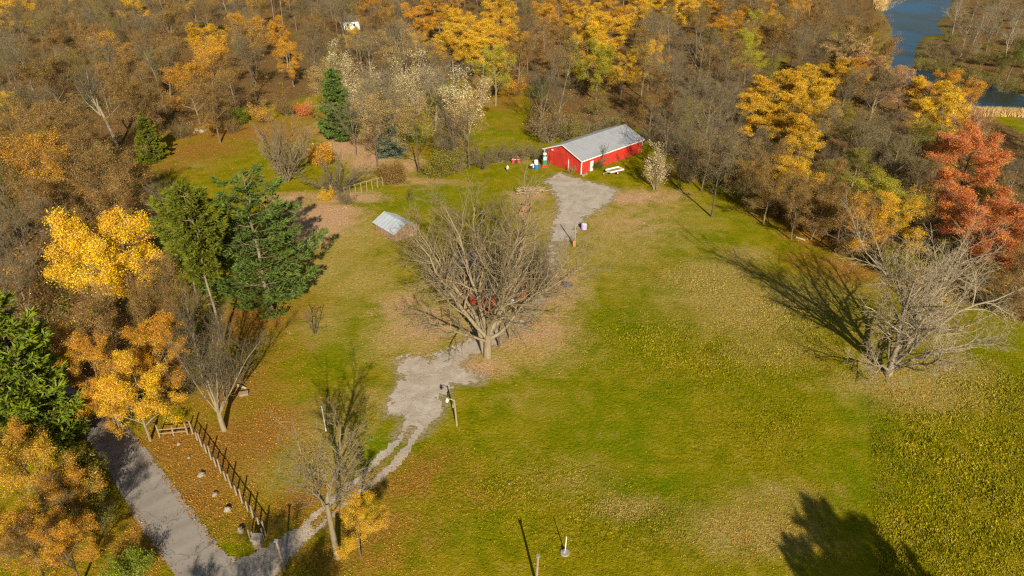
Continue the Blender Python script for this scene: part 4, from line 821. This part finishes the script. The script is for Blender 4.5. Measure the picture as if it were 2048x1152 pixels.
# big sliding door in the gable (local x = 0 face, y from 0 to 10)
dr = MB().box(-.11, -.045, 3.4, 8.6, .05, 2.85)
for i in range(12): yy = 3.6 + i * .42; dr.box(-.135, -.109, yy, yy + .05, .08, 2.82)
sd_door = dr.build('sliding_door', M['red_paint'], barn)
MB().box(-.17, -.12, 3.2, 3.36, .05, 2.3).build('door_post', M['white_paint'], barn)
MB().box(-.18, -.11, 3.3, 9.4, 2.86, 2.95).build('door_rail', M['red_paint'], barn)
lamp = MB().box(-.3, -.04, 7.6, 7.95, 3.15, 3.32).build('wall_lamp', M['white_paint'], barn)
dw = MB().box(2.6, 3.5, -.09, -.03, .03, 2.08).build('door', M['white_paint'], barn)
MB().box(3.36, 3.42, -.15, -.092, 1.0, 1.06).build('door_handle', M['black'], dw)
MB().tube([(-.35, 9.2, .05), (-.12, 8.8, 2.9)], .03, 6).build('leaning_pole', M['wood_grey'], barn)
# red house under the huge tree
hc_ = P(976, 628); hd = Vector((-.68, .733)).normalized()
house = gable('house', (hc_.x, hc_.y), hd, 9.5, -7.2, 2.7, 4.9, M['red_paint'], M['roof_dark'], 'red house with dark grey roof half hidden by the huge bare tree', 'house', over=.4, panels=10, corr=None, trim=None)
for i in range(8): MB().box(.02, 9.48, .0, .024, .1 + i * .32, .375 + i * .32).build('siding_board', M['red_paint'], house)
for y0, y1, z0, z1 in ((-3.0, -2.0, .9, 2.1), (-6.3, -5.3, .9, 2.1)):
    wn = MB().box(-.05, -.004, y0, y1, z0, z1).build('window', M['white_paint'], house); MB().box(-.062, -.051, y0 + .08, y1 - .08, z0 + .08, z1 - .08).build('pane', M['pane'], wn)
dw = MB().box(-.05, -.004, -4.7, -3.7, .05, 2.1).build('door', M['white_paint'], house); MB().box(-.09, -.051, -4.6, -4.54, 1, 1.08).build('door_handle', M['black'], dw)
MB().box(3.2, 3.9, -2.6, -1.9, 3.2, 5.4).build('chimney', M['stone'], house)
# small shed with a pale roof
sc_ = P(790, 484); sdv = Vector((-.66, .75)).normalized()
shed = gable('shed', (sc_.x, sc_.y), sdv, 5.8, -4.2, 1.5, 2.6, M['old_boards'], M['roof_pale'], 'small weathered wooden shed with pale metal roof', 'shed', over=.3, panels=7, corr=None, trim=None)
for i in range(20): MB().box(.01 + i * .281, .265 + i * .281, .0, .02 + .008 * (i % 3), .02, 1.44).build('board', M['old_boards'], shed)
for i in range(15):
    y = -.02 - i * .279; zt = 1.5 + 1.1 * (1 - abs(2 * (i + .5) / 15 - 1)) - .06
    MB().box(-.02 - .008 * (i % 3), .0, y - .255, y, .02, zt).build('board', M['old_boards'], shed)
# far house among the trees
fp = P(688, 60); far = gable('far_house', (fp.x, fp.y), (1, .12), 6.5, 5, 3.5, 5.2, M['white_paint'], M['roof_dark'], 'white house glimpsed through the distant trees', 'house', over=.4, panels=8)
for k in range(2):
    wn = MB().box(1.2 + k * 2.6, 2.2 + k * 2.6, -.05, -.004, 1.2, 2.5).build('window', M['white_paint'], far); MB().box(1.3 + k * 2.6, 2.1 + k * 2.6, -.062, -.051, 1.3, 2.4).build('pane', M['pane'], wn)

# ------------------------------------------------------------------ fences
def fence(name, pts, label, tall, short, spacing, rails, mat, wire=True):
    o = pts[0]; z0 = G(o[0], o[1]); root = empty(name, (o[0], o[1], z0)); tag(root, label, 'fence'); r = random.Random(3)
    loc = lambda x, y, z: (x - o[0], y - o[1], G(x, y) - z0 + z)
    for (x0, y0), (x1, y1) in zip(pts[:-1], pts[1:]):
        L = math.hypot(x1 - x0, y1 - y0); n = max(1, round(L / spacing)); ex, ey = (x1 - x0) / L, (y1 - y0) / L
        for i in range(n + 1):
            x, y = x0 + ex * L * i / n, y0 + ey * L * i / n
            h = tall if i % 2 == 0 else short; jx, jy = r.uniform(-.06, .06), r.uniform(-.06, .06)
            MB().tube([loc(x, y, -.2), loc(x + jx * .5, y + jy * .5, h * .5), loc(x + jx, y + jy, h * r.uniform(.94, 1.05))], [.085, .08, .07], 7).build('post', mat, root)
        for rz_ in rails:
            for i in range(n):
                a = (x0 + ex * L * i / n, y0 + ey * L * i / n); b = (x0 + ex * L * (i + 1) / n, y0 + ey * L * (i + 1) / n)
                MB().tube([loc(a[0] - ey * .09, a[1] + ex * .09, rz_ + r.uniform(-.03, .03)), loc(b[0] - ey * .09, b[1] + ex * .09, rz_ + r.uniform(-.03, .03))], .05, 5).build('rail', M['wood_dark'] if name == 'roadside_fence' else mat, root)  # roadside rails darkened to stand in for the fence's shadow and wire
        if wire:
            m = MB()
            for zz in (.15, .3, .45, .6, .75):
                m.tube([loc(x0 - ey * .13, y0 + ex * .13, zz), loc(x1 - ey * .13, y1 + ex * .13, zz)], .008, 3, False)
            for i in range(int(L / .15)):
                t = i * .15; x, y = x0 + ex * t - ey * .13, y0 + ey * t + ex * .13; m.tube([loc(x, y, .05), loc(x, y, .8)], .006, 3, False)
            tag(m.build('wire_mesh', M['black'], root), kind='stuff')
    return root
fa, fb, fc, fd, fe = [tuple(P(*q)[:2]) for q in ((320, 874), (364, 876), (386, 868), (531, 1071), (508, 1080))]
fence('roadside_fence', [fc, fd], 'long wooden post and rail fence along the road', 1.75, 1.15, 1.25, (1.02,), M['wood_grey'])
fence('short_fence', [(fc[0] - .5, fc[1] - .05), fa], 'short piece of post fence at the top end of the roadside fence', 1.6, 1.3, 1.7, (1.0, .5), M['wood_grey'], False)
gp = empty('gate', (fd[0] + .05, fd[1] - .55, G(*fd))); tag(gp, 'short wooden gate between roadside fence and stone pillar', 'gate')
for x, h in ((0, 1.5), (-.9, 1.1), (-1.15, 1.35)): MB().tube([(x, 0, -.1), (x, 0, h)], .07, 7).build('post', M['wood_grey'], gp)
for z in (.45, .95): MB().tube([(-.95, -.06, z - .05), (.05, -.06, z + .05)], .05, 6).build('rail', M['wood_grey'], gp)
pp = P(518, 1093); pil = empty('stone_pillar', pp); tag(pil, 'squat stone gate pillar at the end of the roadside fence', 'pillar')
MB().box(-.34, .34, -.3, .3, -.1, 1.1).build('shaft', M['stone'], pil); MB().box(-.42, .42, -.38, .38, 1.1, 1.22).build('cap', M['concrete'], pil)
b0, b1, b2 = [tuple(P(*q)[:2]) for q in ((690, 394), (709, 389), (766, 372))]
fence('back_fence', [b0, b2], 'thin post and wire fence behind the lawn near the drooping bare tree', 1.9, 1.8, 1.2, (1.75,), M['wood_grey'], False)
# thin stakes of the field fence at the right
for i, (px, py) in enumerate(((1977, 622), (2007, 640), (2041, 655))):
    q_ = P(px, py); tag(MB().tube([(0, 0, -.1), (.12, 0, 1.5)], .035, 6).build('fence_stake', M['wood_grey'], None, q_), ['leftmost', 'middle', 'rightmost'][i] + ' of three thin stakes along the ditch below the red maples', 'stake', 'stakes along the ditch')

# ------------------------------------------------------------------ poles
def pole(px, py, h, lean, label, kind, mat, r=.11):
    p = P(px, py); root = empty('utility_pole' if kind != 'flag' else 'metal_pole', p); tag(root, label, 'pole')
    MB().tube([(0, 0, -.2), (lean[0] * .5, lean[1] * .5, h * .5), (lean[0], lean[1], h)], [r, r * .9, r * .75], 9).build('post', mat, root)
    if kind == 'lamp':
        MB().tube([(lean[0], lean[1], h - .15), (lean[0] - .35, lean[1], h + .08), (lean[0] - .75, lean[1], h + .05)], .035, 6).build('lamp_arm', M['steel'], root)
        la = MB().tube([(lean[0] - .7, lean[1], h + .1), (lean[0] - .72, lean[1], h - .12), (lean[0] - .74, lean[1], h - .28)], [.1, .17, .13], 10).build('lamp_head', M['lamp_glass'], root)
        MB().box(lean[0] - .2, lean[0] - .09, lean[1] - .1, lean[1] + .1, h * .72, h * .72 + .4).build('meter_box', M['steel'], root)
    if kind == 'yard':
        MB().box(lean[0] * .2 - .35, lean[0] * .2 + .05, -.25, .1, .0, 1.0).build('pole_box', M['orange_paint'], root)
        MB().tube([(0, 0, 1.9), (-.9, .2, 1.5)], .03, 5).build('brace', M['wood_dark'], root)
    if kind == 'cap': MB().box(lean[0] - .14, lean[0] + .14, lean[1] - .14, lean[1] + .14, h, h + .08).build('cap', M['steel'], root)
    return root
pole(914, 852, 3.5, (-.15, 0), 'grey wooden yard lamp pole beside the gravel drive', 'lamp', M['wood_grey'])
pole(1150, 492, 4.2, (-.1, 0), 'pale wooden pole with orange box near the barn yard', 'yard', M['wood_grey'])
pole(570, 1142, 3.6, (-.1, 0), 'grey wooden pole in the shade at the driveway mouth', 'cap', M['wood_grey'])
pole(1072, 1168, 3.2, (.12, .1), 'wooden pole at the bottom edge of the meadow', 'cap', M['wood_grey'], .12)
fl = pole(1130, 1106, 2.0, (.05, .0), 'thin white metal pole in a round concrete base on the lawn', 'flag', M['white_paint'], .05)
MB().tube([(0, 0, -.1), (0, 0, .12)], [.42, .38], 14).build('base', M['concrete'], fl); MB().tube([(-.05, 0, .12), (-.05, 0, .38)], [.13, .11], 10).build('collar', M['steel'], fl)
pole(232 + 652 - 232, 862, 3.4, (0, 0), 'pale slim pole behind the bare driveway tree', 'cap', M['white_paint'], .07)

# ------------------------------------------------------------------ stones and logs
rs = random.Random(8)
for i, (px, py, r, lb) in enumerate(((358, 889, .18, 'small white stone on the verge nearest the fence corner'), (378, 916, .14, 'smallest white stone in the verge row'), (403, 951, .3, 'large pale boulder in the verge row'), (430, 990, .25, 'white boulder between large pale boulder and the upright one'),
                        (455, 1021, .26, 'upright pale boulder in the verge row'), (482, 1062, .34, 'brown grey boulder in the verge row nearest the gate'), (1018, 968, .12, 'tiny white stone alone in the meadow'), (394, 262, .5, 'left large pale rock of the heap at the back of the clearing'), (404, 264, .55, 'largest pale rock of the heap at the back of the clearing'), (412, 262, .4, 'rightmost pale rock of the heap at the back of the clearing'), (388, 266, .35, 'leftmost small pale rock of the heap at the back of the clearing'))):
    p = P(px, py); o = blob(rs, r, 1.2, .9, 1.0 if i != 4 else 1.4, .3).build('boulder', M['white_stone'] if i != 5 else M['stone'], None, (p.x, p.y, p.z + r * .2), rs.uniform(0, 3))
    tag(o, lb or 'pale rock in the rock heap at the back of the clearing', 'rock', 'boulders on the verge' if i < 6 else ('rocks heaped in the clearing' if i > 6 else None))
for i, (a, b, lb) in enumerate((((1500, 426), (1516, 433), 'cut pale log lying on the grass at the wood edge'), ((1592, 476), (1610, 482), 'pale log lying among orange leaves by the wood'), ((476, 772), (492, 778), 'grey log lying left of the lawn centre'))):
    p, q_ = P(*a), P(*b); d = q_ - p; m = MB().tube([(0, 0, .12), tuple(d * .5 + Vector((0, 0, .14))), tuple(d + Vector((0, 0, .12)))], [.16, .15, .12], 8); tag(m.build('log', M['log'], None, p), lb, 'log')
# cut brush and logs by the gravel
p = P(1060, 386); root = empty('brush_pile', p); tag(root, 'heap of cut pale branches beside the gravel yard', 'brush pile')
for i in range(70):
    a = rs.uniform(0, 3.14); L = rs.uniform(.7, 1.6); c_ = (rs.gauss(0, 1.3), rs.gauss(0, .8), rs.uniform(.1, .9)); d = (math.cos(a) * L, math.sin(a) * L, rs.uniform(-.3, .3))
    MB().tube([tuple(c_[k] - d[k] for k in range(3)), c_, tuple(c_[k] + d[k] + .05 for k in range(3))], [.05, .045, .03], 5).build('branch', M['log'] if i % 3 else M['wood_grey'], root)
# ------------------------------------------------------------------ yard things
# small orange loader
p = P(1052, 424); root = empty('loader', p, R(-25), .85); tag(root, 'small orange loader parked left of the gravel yard', 'loader')
MB().box(-.6, .6, -.9, .9, .5, 1.05).box(-.5, .5, -.95, -.3, 1.05, 1.45).build('body', M['orange_paint'], root)
MB().box(-.5, .5, .0, .7, 1.8, 1.87).build('canopy', M['orange_paint'], root)
for x in (-.45, .45):
    MB().tube([(x, .65, 1.05), (x, .65, 1.8)], .035, 6).build('canopy_post', M['black'], root); MB().tube([(x, -.5, 1.2), (x, -1.4, .9), (x, -1.8, .4)], .07, 6).build('lift_arm', M['orange_paint'], root)
MB().box(-.3, .3, .0, .5, 1.05, 1.3).build('seat', M['black'], root)
MB().slab([(-.75, -1.75, .1), (.75, -1.75, .1), (.75, -2.25, .12), (-.75, -2.25, .12)], .06).slab([(-.75, -1.75, .1), (.75, -1.75, .1), (.75, -1.7, .6), (-.75, -1.7, .6)], .06).build('bucket', M['orange_paint'], root)
for x in (-.72, .52):
    for y, r_ in ((-.6, .38), (.6, .48)): MB().tube([(x, y, r_), (x + .2, y, r_)], r_, 14).build('wheel', M['rubber'], root)
MB().tube([(0, .95, .9), (0, 1.9, 2.0), (.1, 2.8, 1.3), (.1, 3.0, .5)], [.13, .11, .09, .07], 6).build('digging_arm', M['orange_paint'], root)
# old fuel pump
p = P(1089, 334); root = empty('fuel_pump', p, R(10)); tag(root, 'tall green old-fashioned fuel pump with red base left of the barn', 'fuel pump')
MB().box(-.5, .5, -.4, .4, 0, .5).build('base', M['bright_red'], root)
MB().box(-.38, .38, -.28, .28, .5, 2.5).build('cabinet', M['green_paint'], root); MB().box(-.27, .27, -.3, -.281, 1.55, 2.25).build('dial', M['white_paint'], root)
MB().box(-.22, .22, -.31, -.3, .75, 1.35).build('front_panel', M['green_paint'], root)
MB().tube([(0, 0, 2.5), (0, 0, 2.65), (0, 0, 2.95), (0, 0, 3.0)], [.2, .36, .36, .2], 12).build('top_sign', M['white_paint'], root)
MB().tube([(.4, 0, 1.9), (.6, -.1, 1.2), (.5, -.1, .6), (.4, 0, 1.0)], .03, 6).build('hose', M['rubber'], root)
# barrels and a tub
def barrel(px, py, r, h, mat, label, lie=False):
    p = P(px, py); root = empty('barrel', p, rs.uniform(0, 3)); tag(root, label, 'barrel', None); prof = [(0, r * .92), (.06, r), (.33, r), (.36, r * 1.05), (.4, r), (.62, r), (.66, r * 1.05), (.7, r), (.95, r), (1, r * .92)]
    if lie: pts_ = [(0, (t - .5) * h, r) for t, _ in prof]
    else: pts_ = [(0, 0, t * h) for t, _ in prof]
    MB().tube(pts_, [q_ for _, q_ in prof], 14).build('drum', mat, root)
    if not lie: MB().tube([(0, 0, h), (0, 0, h + .03)], [r * .8, r * .78], 14).build('lid', M['white_paint'], root)
barrel(1073, 338, .48, 1.0, M['blue_plastic'], 'blue plastic barrel standing on the grass left of the fuel pump')
barrel(1067, 336, .42, .9, M['white_paint'], 'white barrel lying left of the blue barrel', True)
barrel(1072, 329, .42, .95, M['white_paint'], 'white barrel standing behind the blue barrel')
barrel(1062, 337, .36, .7, M['black'], 'small dark barrel at the left of the barrel group')
barrel(1106, 328, .34, .6, M['white_paint'], 'small white drum at the barn gable corner')
barrel(1168, 458, .5, .9, M['lavender'], 'lavender tub beside the gravel near the yard pole')
# dog house
p = P(1031, 325); root = empty('dog_house', p, R(12)); tag(root, 'small red toy barn with white trim by the brush', 'dog house')
MB().box(-.9, .9, -.6, .6, 0, .9).poly([(-.9, -.6, .9), (.9, -.6, .9), (0, -.6, 1.7)]).poly([(.9, .6, .9), (-.9, .6, .9), (0, .6, 1.7)]).build('wall', M['red_paint'], root)
for s_ in (-1, 1):
    MB().slab([(s_ * 1.05, -.75, .78), (0, -.75, 1.72), (0, .75, 1.72), (s_ * 1.05, .75, .78)][::s_], .05).build('roof_panel', M['wood_grey'], root)
    MB().slab([(s_ * .92, -.64, .82), (0, -.64, 1.62), (0, -.64, 1.76), (s_ * .92, -.64, .96)], .03).build('trim', M['white_paint'], root)
MB().box(-.35, .35, -.63, -.605, .0, .75).build('painted_opening', M['black'], root); MB().box(-.9, .9, -.64, -.61, .8, .88).build('crossbar', M['white_paint'], root)  # black panel on the closed wall paints the dark inside of the doorway
p = P(1014, 344); root = empty('lawn_ornament', p); tag(root, 'small white bird-like ornament with dark stand on the grass', 'ornament')
MB().tube([(0, 0, 0), (0, 0, .6)], .06, 6).build('stand', M['black'], root); MB().tube([(0, 0, .55), (.1, 0, .8), (.12, 0, 1.2), (.05, 0, 1.35)], [.1, .22, .2, .06], 8).build('body', M['white_paint'], root)
# flat trailer
p = P(1229, 346); root = empty('trailer', p, R(31)); tag(root, 'small flat trailer with white sides and plank bed beside the barn', 'trailer')
for i in range(6): MB().box(-1.55, 1.55, -.8 + i * .268, -.8 + i * .268 + .25, .55, .6).build('plank', M['wood_grey'], root)
for y in (-.88, .82): MB().box(-1.65, 1.65, y, y + .06, .5, .85).build('side_board', M['white_paint'], root)
for x in (-1.65, 1.59): MB().box(x, x + .06, -.815, .815, .5, .85).build('end_board', M['white_paint'], root)
MB().box(-1.64, 1.64, -.9, -.883, .5, .6).build('stripe', M['bright_red'], root)
for y in (-1.0, .9):
    wl = MB().tube([(0, y, .32), (0, y + .16, .32)], .32, 14).build('wheel', M['rubber'], root); MB().tube([(0, y - .01, .32), (0, y + .17, .32)], .15, 10).build('rim', M['white_paint'], wl)
MB().tube([(-1.6, 0, .5), (-2.9, 0, .42)], .06, 6).build('drawbar', M['steel'], root); MB().tube([(-2.7, 0, .4), (-2.7, 0, 0)], .04, 6).build('jack', M['steel'], root)
# tarp-covered heap, stones by the barn corner
p = P(1134, 572); o = blob(rs, .7, 1.2, .9, .6, .3).build('tarp_heap', M['tarp'], None, (p.x, p.y, p.z + .2)); tag(o, 'dark tarp-covered heap right of the huge bare tree', 'heap')
for i, (px, py, lb) in enumerate(((1166, 352, 'pale garden stone at the barn corner, left one'), (1172, 349, 'pale garden stone at the barn corner, right one'))):
    p = P(px, py); tag(blob(rs, .32, 1.2, 1, .8, .35).build('boulder', M['stone'], None, (p.x, p.y, p.z + .12)), lb, 'rock')
p = P(488, 790); o = MB().box(-.45, .45, -.2, .2, 0, .25).slab([(-.5, -.25, .27), (.5, -.25, .27), (.5, .25, .33), (-.5, .25, .33)], .05).build('bench_slab', M['stone'], None, p, .3); tag(o, 'grey stone slab seat on the orange leaves', 'bench')
# things at the house door: a white chair-like stand
p = P(988, 618); root = empty('garden_chair', p, R(40)); tag(root, 'white garden chair outside the red house', 'chair')
MB().box(-.3, .3, -.3, .3, .4, .46).build('seat', M['white_paint'], root); MB().box(-.3, .3, .26, .32, .46, 1.0).build('backrest', M['white_paint'], root)
for x in (-.27, .23):
    for y in (-.28, .24): MB().box(x, x + .05, y, y + .05, 0, .4).build('leg', M['white_paint'], root)
#SPLIT
# ------------------------------------------------------------------ grass blades, fallen leaves, undergrowth, reeds
def vcolmat(name, trans=.2):
    q = NT(name); c = q.attr('vc').outputs['Color']; q.col(c); q.rough(.9, .03)
    tr = q.n('ShaderNodeBsdfTranslucent'); q.put(tr.inputs[0], c); mx = q.n('ShaderNodeMixShader'); mx.inputs[0].default_value = trans
    q.t.links.new(q.b.outputs[0], mx.inputs[1]); q.t.links.new(tr.outputs[0], mx.inputs[2]); q.t.links.new(mx.outputs[0], q.out.inputs[0]); return q.m
M['blade'] = vcolmat('blade', .3); M['fallen'] = vcolmat('fallen', .1)
r = np.random.RandomState(77)
def view_points(n, ylo=590, yhi=1170, xlo=-30, xhi=2080):
    """points strewn over the ground that the picture shows, as dense near as far"""
    px = r.uniform(xlo, xhi, n); py = r.uniform(ylo, yhi, n); v = (py - 576) / FP; k = CAM_H / (sn + v * cs)
    return (px - 1024) / FP * k, k * (cs - v * sn)
N = 230000
x, y = view_points(N, 380, 1175)
fmk = forest_mask(x, y, 3); rg = mask('rough', x, y); tn = mask('tan', x, y); orr = mask('orange', x, y); lu = mask('lush', x, y); pk = mask('pink', x, y)
clump = fnoise(x, y, .9, 21)
keep = (fmk < .35) & (polydist(x, y, ROAD) > .3) & ~in_drive(x, y) & (r.rand(N) < (.3 + .7 * rg) * (.4 + 1.1 * clump)) & (r.rand(N) > .75 * np.maximum(orr, pk))
x, y, rg, tn, lu, clump, orr = [a[keep] for a in (x, y, rg, tn, lu, clump, orr)]; n = len(x); z = ground(x, y) - .02
h = (.05 + .12 * rg) * (.6 + .8 * r.rand(n)) * (.6 + .8 * clump)
green = np.array((.145, .17, .003)); yel = np.array((.45, .37, .010)); tanc = np.array((.5, .39, .11)); dk = np.array((.045, .065, .005))
t = np.clip(.3 + .9 * (fnoise(x, y, .35, 30) - .35) + r.randn(n) * .22 - .25 * lu + .22 * rg, 0, 1)[:, None]
C = green * (1 - t) + yel * t; t2 = np.clip(tn * (.5 + .8 * r.rand(n)) + (.12 + .3 * rg) * (r.rand(n) > .8), 0, 1)[:, None]; C = C * (1 - t2) + tanc * t2
C *= (.75 + .5 * r.rand(n, 1))
V, VC = [], []
for b in range(4):
    a = r.rand(n) * 6.283; lean = (.25 + .6 * r.rand(n)) * h; wv_ = (.03 + .035 * rg) * (.7 + .6 * r.rand(n)); ox, oy = r.randn(n) * .06, r.randn(n) * .06
    bx, by = x + ox, y + oy; ca, sa = np.cos(a), np.sin(a)
    V.append(np.stack([np.stack([bx - sa * wv_, by + ca * wv_, z], 1), np.stack([bx + sa * wv_, by - ca * wv_, z], 1), np.stack([bx + ca * lean, by + sa * lean, z + h * (.8 + .4 * r.rand(n))], 1)], 1).reshape(-1, 3))
    cc = np.repeat(np.concatenate([C * (.85 + .3 * r.rand(n, 1)), np.ones((n, 1))], 1), 3, 0); VC.append(cc)
V = np.concatenate(V); me = mesh_np('meadow_grass', V, np.arange(len(V)).reshape(-1, 3), [M['blade']], cols={'vc': np.concatenate(VC)})
tag(link(bpy.data.objects.new('meadow_grass', me)), 'short tufted grass of the meadow and lawns', 'grass', kind='stuff')
print('BLADES', len(V) // 3)
N = 380000
x, y = view_points(N, 200, 1170); dens = np.maximum.reduce([mask('orange', x, y), mask('pink', x, y) * .8, .5 * mask('tan', x, y), .45 * forest_mask(x, y, 3), np.full(N, .012)])
road_d = polydist(x, y, ROAD)
keep = (r.rand(N) < dens * (.05 + 3.2 * fnoise(x, y, .5, 40) ** 2.2) * .95) & ((road_d > -.5) | (r.rand(N) < .04)); x, y, road_d = x[keep], y[keep], road_d[keep]; n = len(x)
sel = mask('pink', x, y) > r.rand(n) * .9
C = np.where(sel[:, None], np.array((.55, .34, .19)), np.array((.46, .20, .035))); k = r.rand(n, 1); C = np.where(k < .25, np.array((.50, .30, .03)), C); C = np.where(k > .85, np.array((.17, .085, .03)), C); C = C * (.65 + .7 * r.rand(n, 1))
dist = np.hypot(x, y); V, Fq = leaf_cards(r, np.stack([x, y, ground(x, y) + .04 + .05 * (road_d < .6)], 1), .075 + .00055 * dist[:, None], up=2.2, asp=.8)
me = mesh_np('fallen_leaves', V, Fq, [M['fallen']], cols={'vc': np.repeat(np.concatenate([C, np.ones((n, 1))], 1), 4, 0)})
tag(link(bpy.data.objects.new('fallen_leaves', me)), 'fallen orange and tan leaves strewn over lawn and verge', 'leaves', kind='stuff')
print('LEAVES', n)
# low twiggy growth on the wood floor
def undergrowth():
    k = 6500; px = r.uniform(-100, 2120, k); py = r.uniform(30, 900, k); v = (py - 576) / FP; kk = CAM_H / (sn + v * cs); x, y = (px - 1024) / FP * kk, kk * (cs - v * sn)
    ok = (forest_mask(x, y, 1) > .6) & (polydist(x, y, ROAD) > 1.5) & (polydist(x, y, RIVER) > 1); x, y = x[ok], y[ok]; m = len(x); z = ground(x, y)
    per = 40; sz = .5 + .9 * r.rand(m) ** 2; cx = np.repeat(x, per) + r.randn(m * per) * .8 * np.repeat(sz, per); cy = np.repeat(y, per) + r.randn(m * per) * .8 * np.repeat(sz, per); cz = np.repeat(z, per) + np.abs(r.randn(m * per)) * .8 * np.repeat(sz, per) + .1
    V, Fq = leaf_cards(r, np.stack([cx, cy, cz], 1), .36, up=.2); V = V.reshape(-1, 4, 3)[:, :3].reshape(-1, 3); Fq = np.arange(len(V)).reshape(-1, 3)
    pal = np.array([(.24, .13, .04), (.34, .16, .03), (.20, .17, .03), (.17, .11, .05), (.40, .24, .05), (.12, .15, .02)]); C = np.repeat(pal[r.randint(0, len(pal), m)], per, 0) * (.6 + .8 * r.rand(m * per, 1))
    me = mesh_np('undergrowth', V, Fq, [M['fallen']], cols={'vc': np.repeat(np.concatenate([C, np.ones((m * per, 1))], 1), 3, 0)})
    tag(link(bpy.data.objects.new('undergrowth', me)), 'low brown undergrowth on the floor of the woods', 'undergrowth', kind='stuff')
undergrowth()
def reeds():
    pl = wpoly([(1752, 22), (1776, 26), (1830, -6), (1835, -25), (1760, -25), (1745, 5)]); xs = [a for a, b in pl]; ys = [b for a, b in pl]; k = 24000
    x = r.uniform(min(xs), max(xs), k); y = r.uniform(min(ys), max(ys), k); ok = inpoly(x, y, pl); x, y = x[ok], y[ok]
    q2 = wpoly([(1890, 216), (1960, 226), (2060, 233), (2060, 239), (1950, 233), (1880, 222)]); x2 = r.uniform(min(a for a, b in q2), max(a for a, b in q2), 12000); y2 = r.uniform(min(b for a, b in q2), max(b for a, b in q2), 12000); ok = inpoly(x2, y2, q2)
    x = np.concatenate([x, x2[ok]]); y = np.concatenate([y, y2[ok]]); n = len(x); z = ground(x, y) - .1; a = r.rand(n) * 6.28; h = 1.4 + r.rand(n); w_ = .12
    V = np.stack([np.stack([x - np.sin(a) * w_, y + np.cos(a) * w_, z], 1), np.stack([x + np.sin(a) * w_, y - np.cos(a) * w_, z], 1), np.stack([x + r.randn(n) * .3, y + r.randn(n) * .3, z + h], 1)], 1).reshape(-1, 3)
    tag(link(bpy.data.objects.new('reeds', mesh_np('reeds', V, np.arange(3 * n).reshape(-1, 3), [M['reed']]))), 'tan reeds along the river bank', 'reeds', kind='stuff')
reeds()

# ------------------------------------------------------------------ which tree is which
LAND = [('the bright yellow maple', 165, 490), ('the big lawn pine', 540, 470), ('the red barn', 1190, 290), ('the gold oak behind the meadow', 942, 60), ('the coral red maples', 1960, 380), ('the river', 1810, 100), ('the leaning bare tree', 200, 230), ('the squat spruce', 305, 285),
        ('the white far house', 686, 40), ('the narrow back pine', 665, 215), ('the meadow strip', 1005, 220), ('the road', 210, 900), ('the pine at the picture edge', 40, 740), ('the pale tree right of the barn', 1310, 330), ('the wide pale bare tree', 1830, 600), ('the gold oaks on the wooded slope', 1575, 190),
        ('the brightest back wood oak', 1190, 48), ('the yellow oak at the top edge', 1362, 16), ('the slim orange oak', 565, 68), ('the river pool', 1990, 190), ('the gold oak of the left wood', 410, 80), ('the yellow tree at the left edge', 8, 212), ('the tall pine pair', 410, 450), ('the rust crowns by the river', 1719, 72)]
CN = dict(gold='gold', yellow='bright yellow', orange='orange', rust='rust brown', brown='brown', tan='tan', cream='cream', olive='olive', yellowgreen='yellow green', red='red', pink='pinkish tan', green='green', pine='dark green', bluegreen='blue green', darkgreen='dark green', lime='lime green')
KN = dict(oak_tree='oak', maple_tree='maple', autumn_tree='half-bare tree', bare_tree='bare tree', slender_tree='slender bare tree', birch_tree='white-barked bare tree', pale_leafed_tree='pale-leafed tree', bush='bush')
ORD = ['nearest', 'second nearest', 'third nearest', 'fourth nearest', 'fifth nearest', 'sixth nearest', 'seventh nearest', 'eighth nearest', 'ninth nearest', 'tenth nearest', 'eleventh nearest', 'twelfth nearest', 'thirteenth nearest', 'fourteenth nearest', 'fifteenth nearest', 'sixteenth nearest', 'seventeenth nearest', 'eighteenth nearest', 'nineteenth nearest', 'twentieth nearest']
bins = {}
for t in TREES:
    if t['label']: tag(t['o'], t['label'], t['cat'], t['group']); continue
    px, py = t['px']; best = min(LAND, key=lambda q: (q[1] - px) ** 2 + (1.6 * (q[2] - py)) ** 2); dx, dy = px - best[1], py - best[2]
    way = ('left of' if dx < 0 else 'right of') if abs(dx) > 1.3 * abs(dy) else ('above' if dy < 0 else 'below')
    bark_ = {'dark': 'dark', 'pale': 'pale', 'white': '', 'grey': 'grey', 'brown': 'brown'}[t['bark']]
    if t['name'] in ('bare_tree', 'slender_tree', 'birch_tree'): dsc = (bark_ + ' ' + KN[t['name']]).strip()
    else: dsc = CN[t['leaf']] + ' ' + KN[t['name']]
    if t['h'] > 16.5: dsc = 'tall ' + dsc
    elif t['h'] < 10 and t['cat'] == 'tree': dsc = 'small ' + dsc
    bins.setdefault((dsc, way, best[0]), []).append(((dx * dx + dy * dy), t))
for (dsc, way, lm), L in bins.items():
    L.sort(key=lambda q: q[0])
    for i, (_, t) in enumerate(L):
        lab = f'{dsc} {way} {lm}' if len(L) == 1 else f'{dsc} {ORD[min(i, 19)]} {way} {lm}'
        tag(t['o'], lab, t['cat'], {'bush': 'bushes at the wood edges', 'birch_tree': 'white-barked trees by the river', 'oak_tree': 'autumn oaks of the woods', 'autumn_tree': 'half-bare trees of the woods', 'slender_tree': 'slender trees of the woods'}.get(t['name'], 'trees of the woods'))
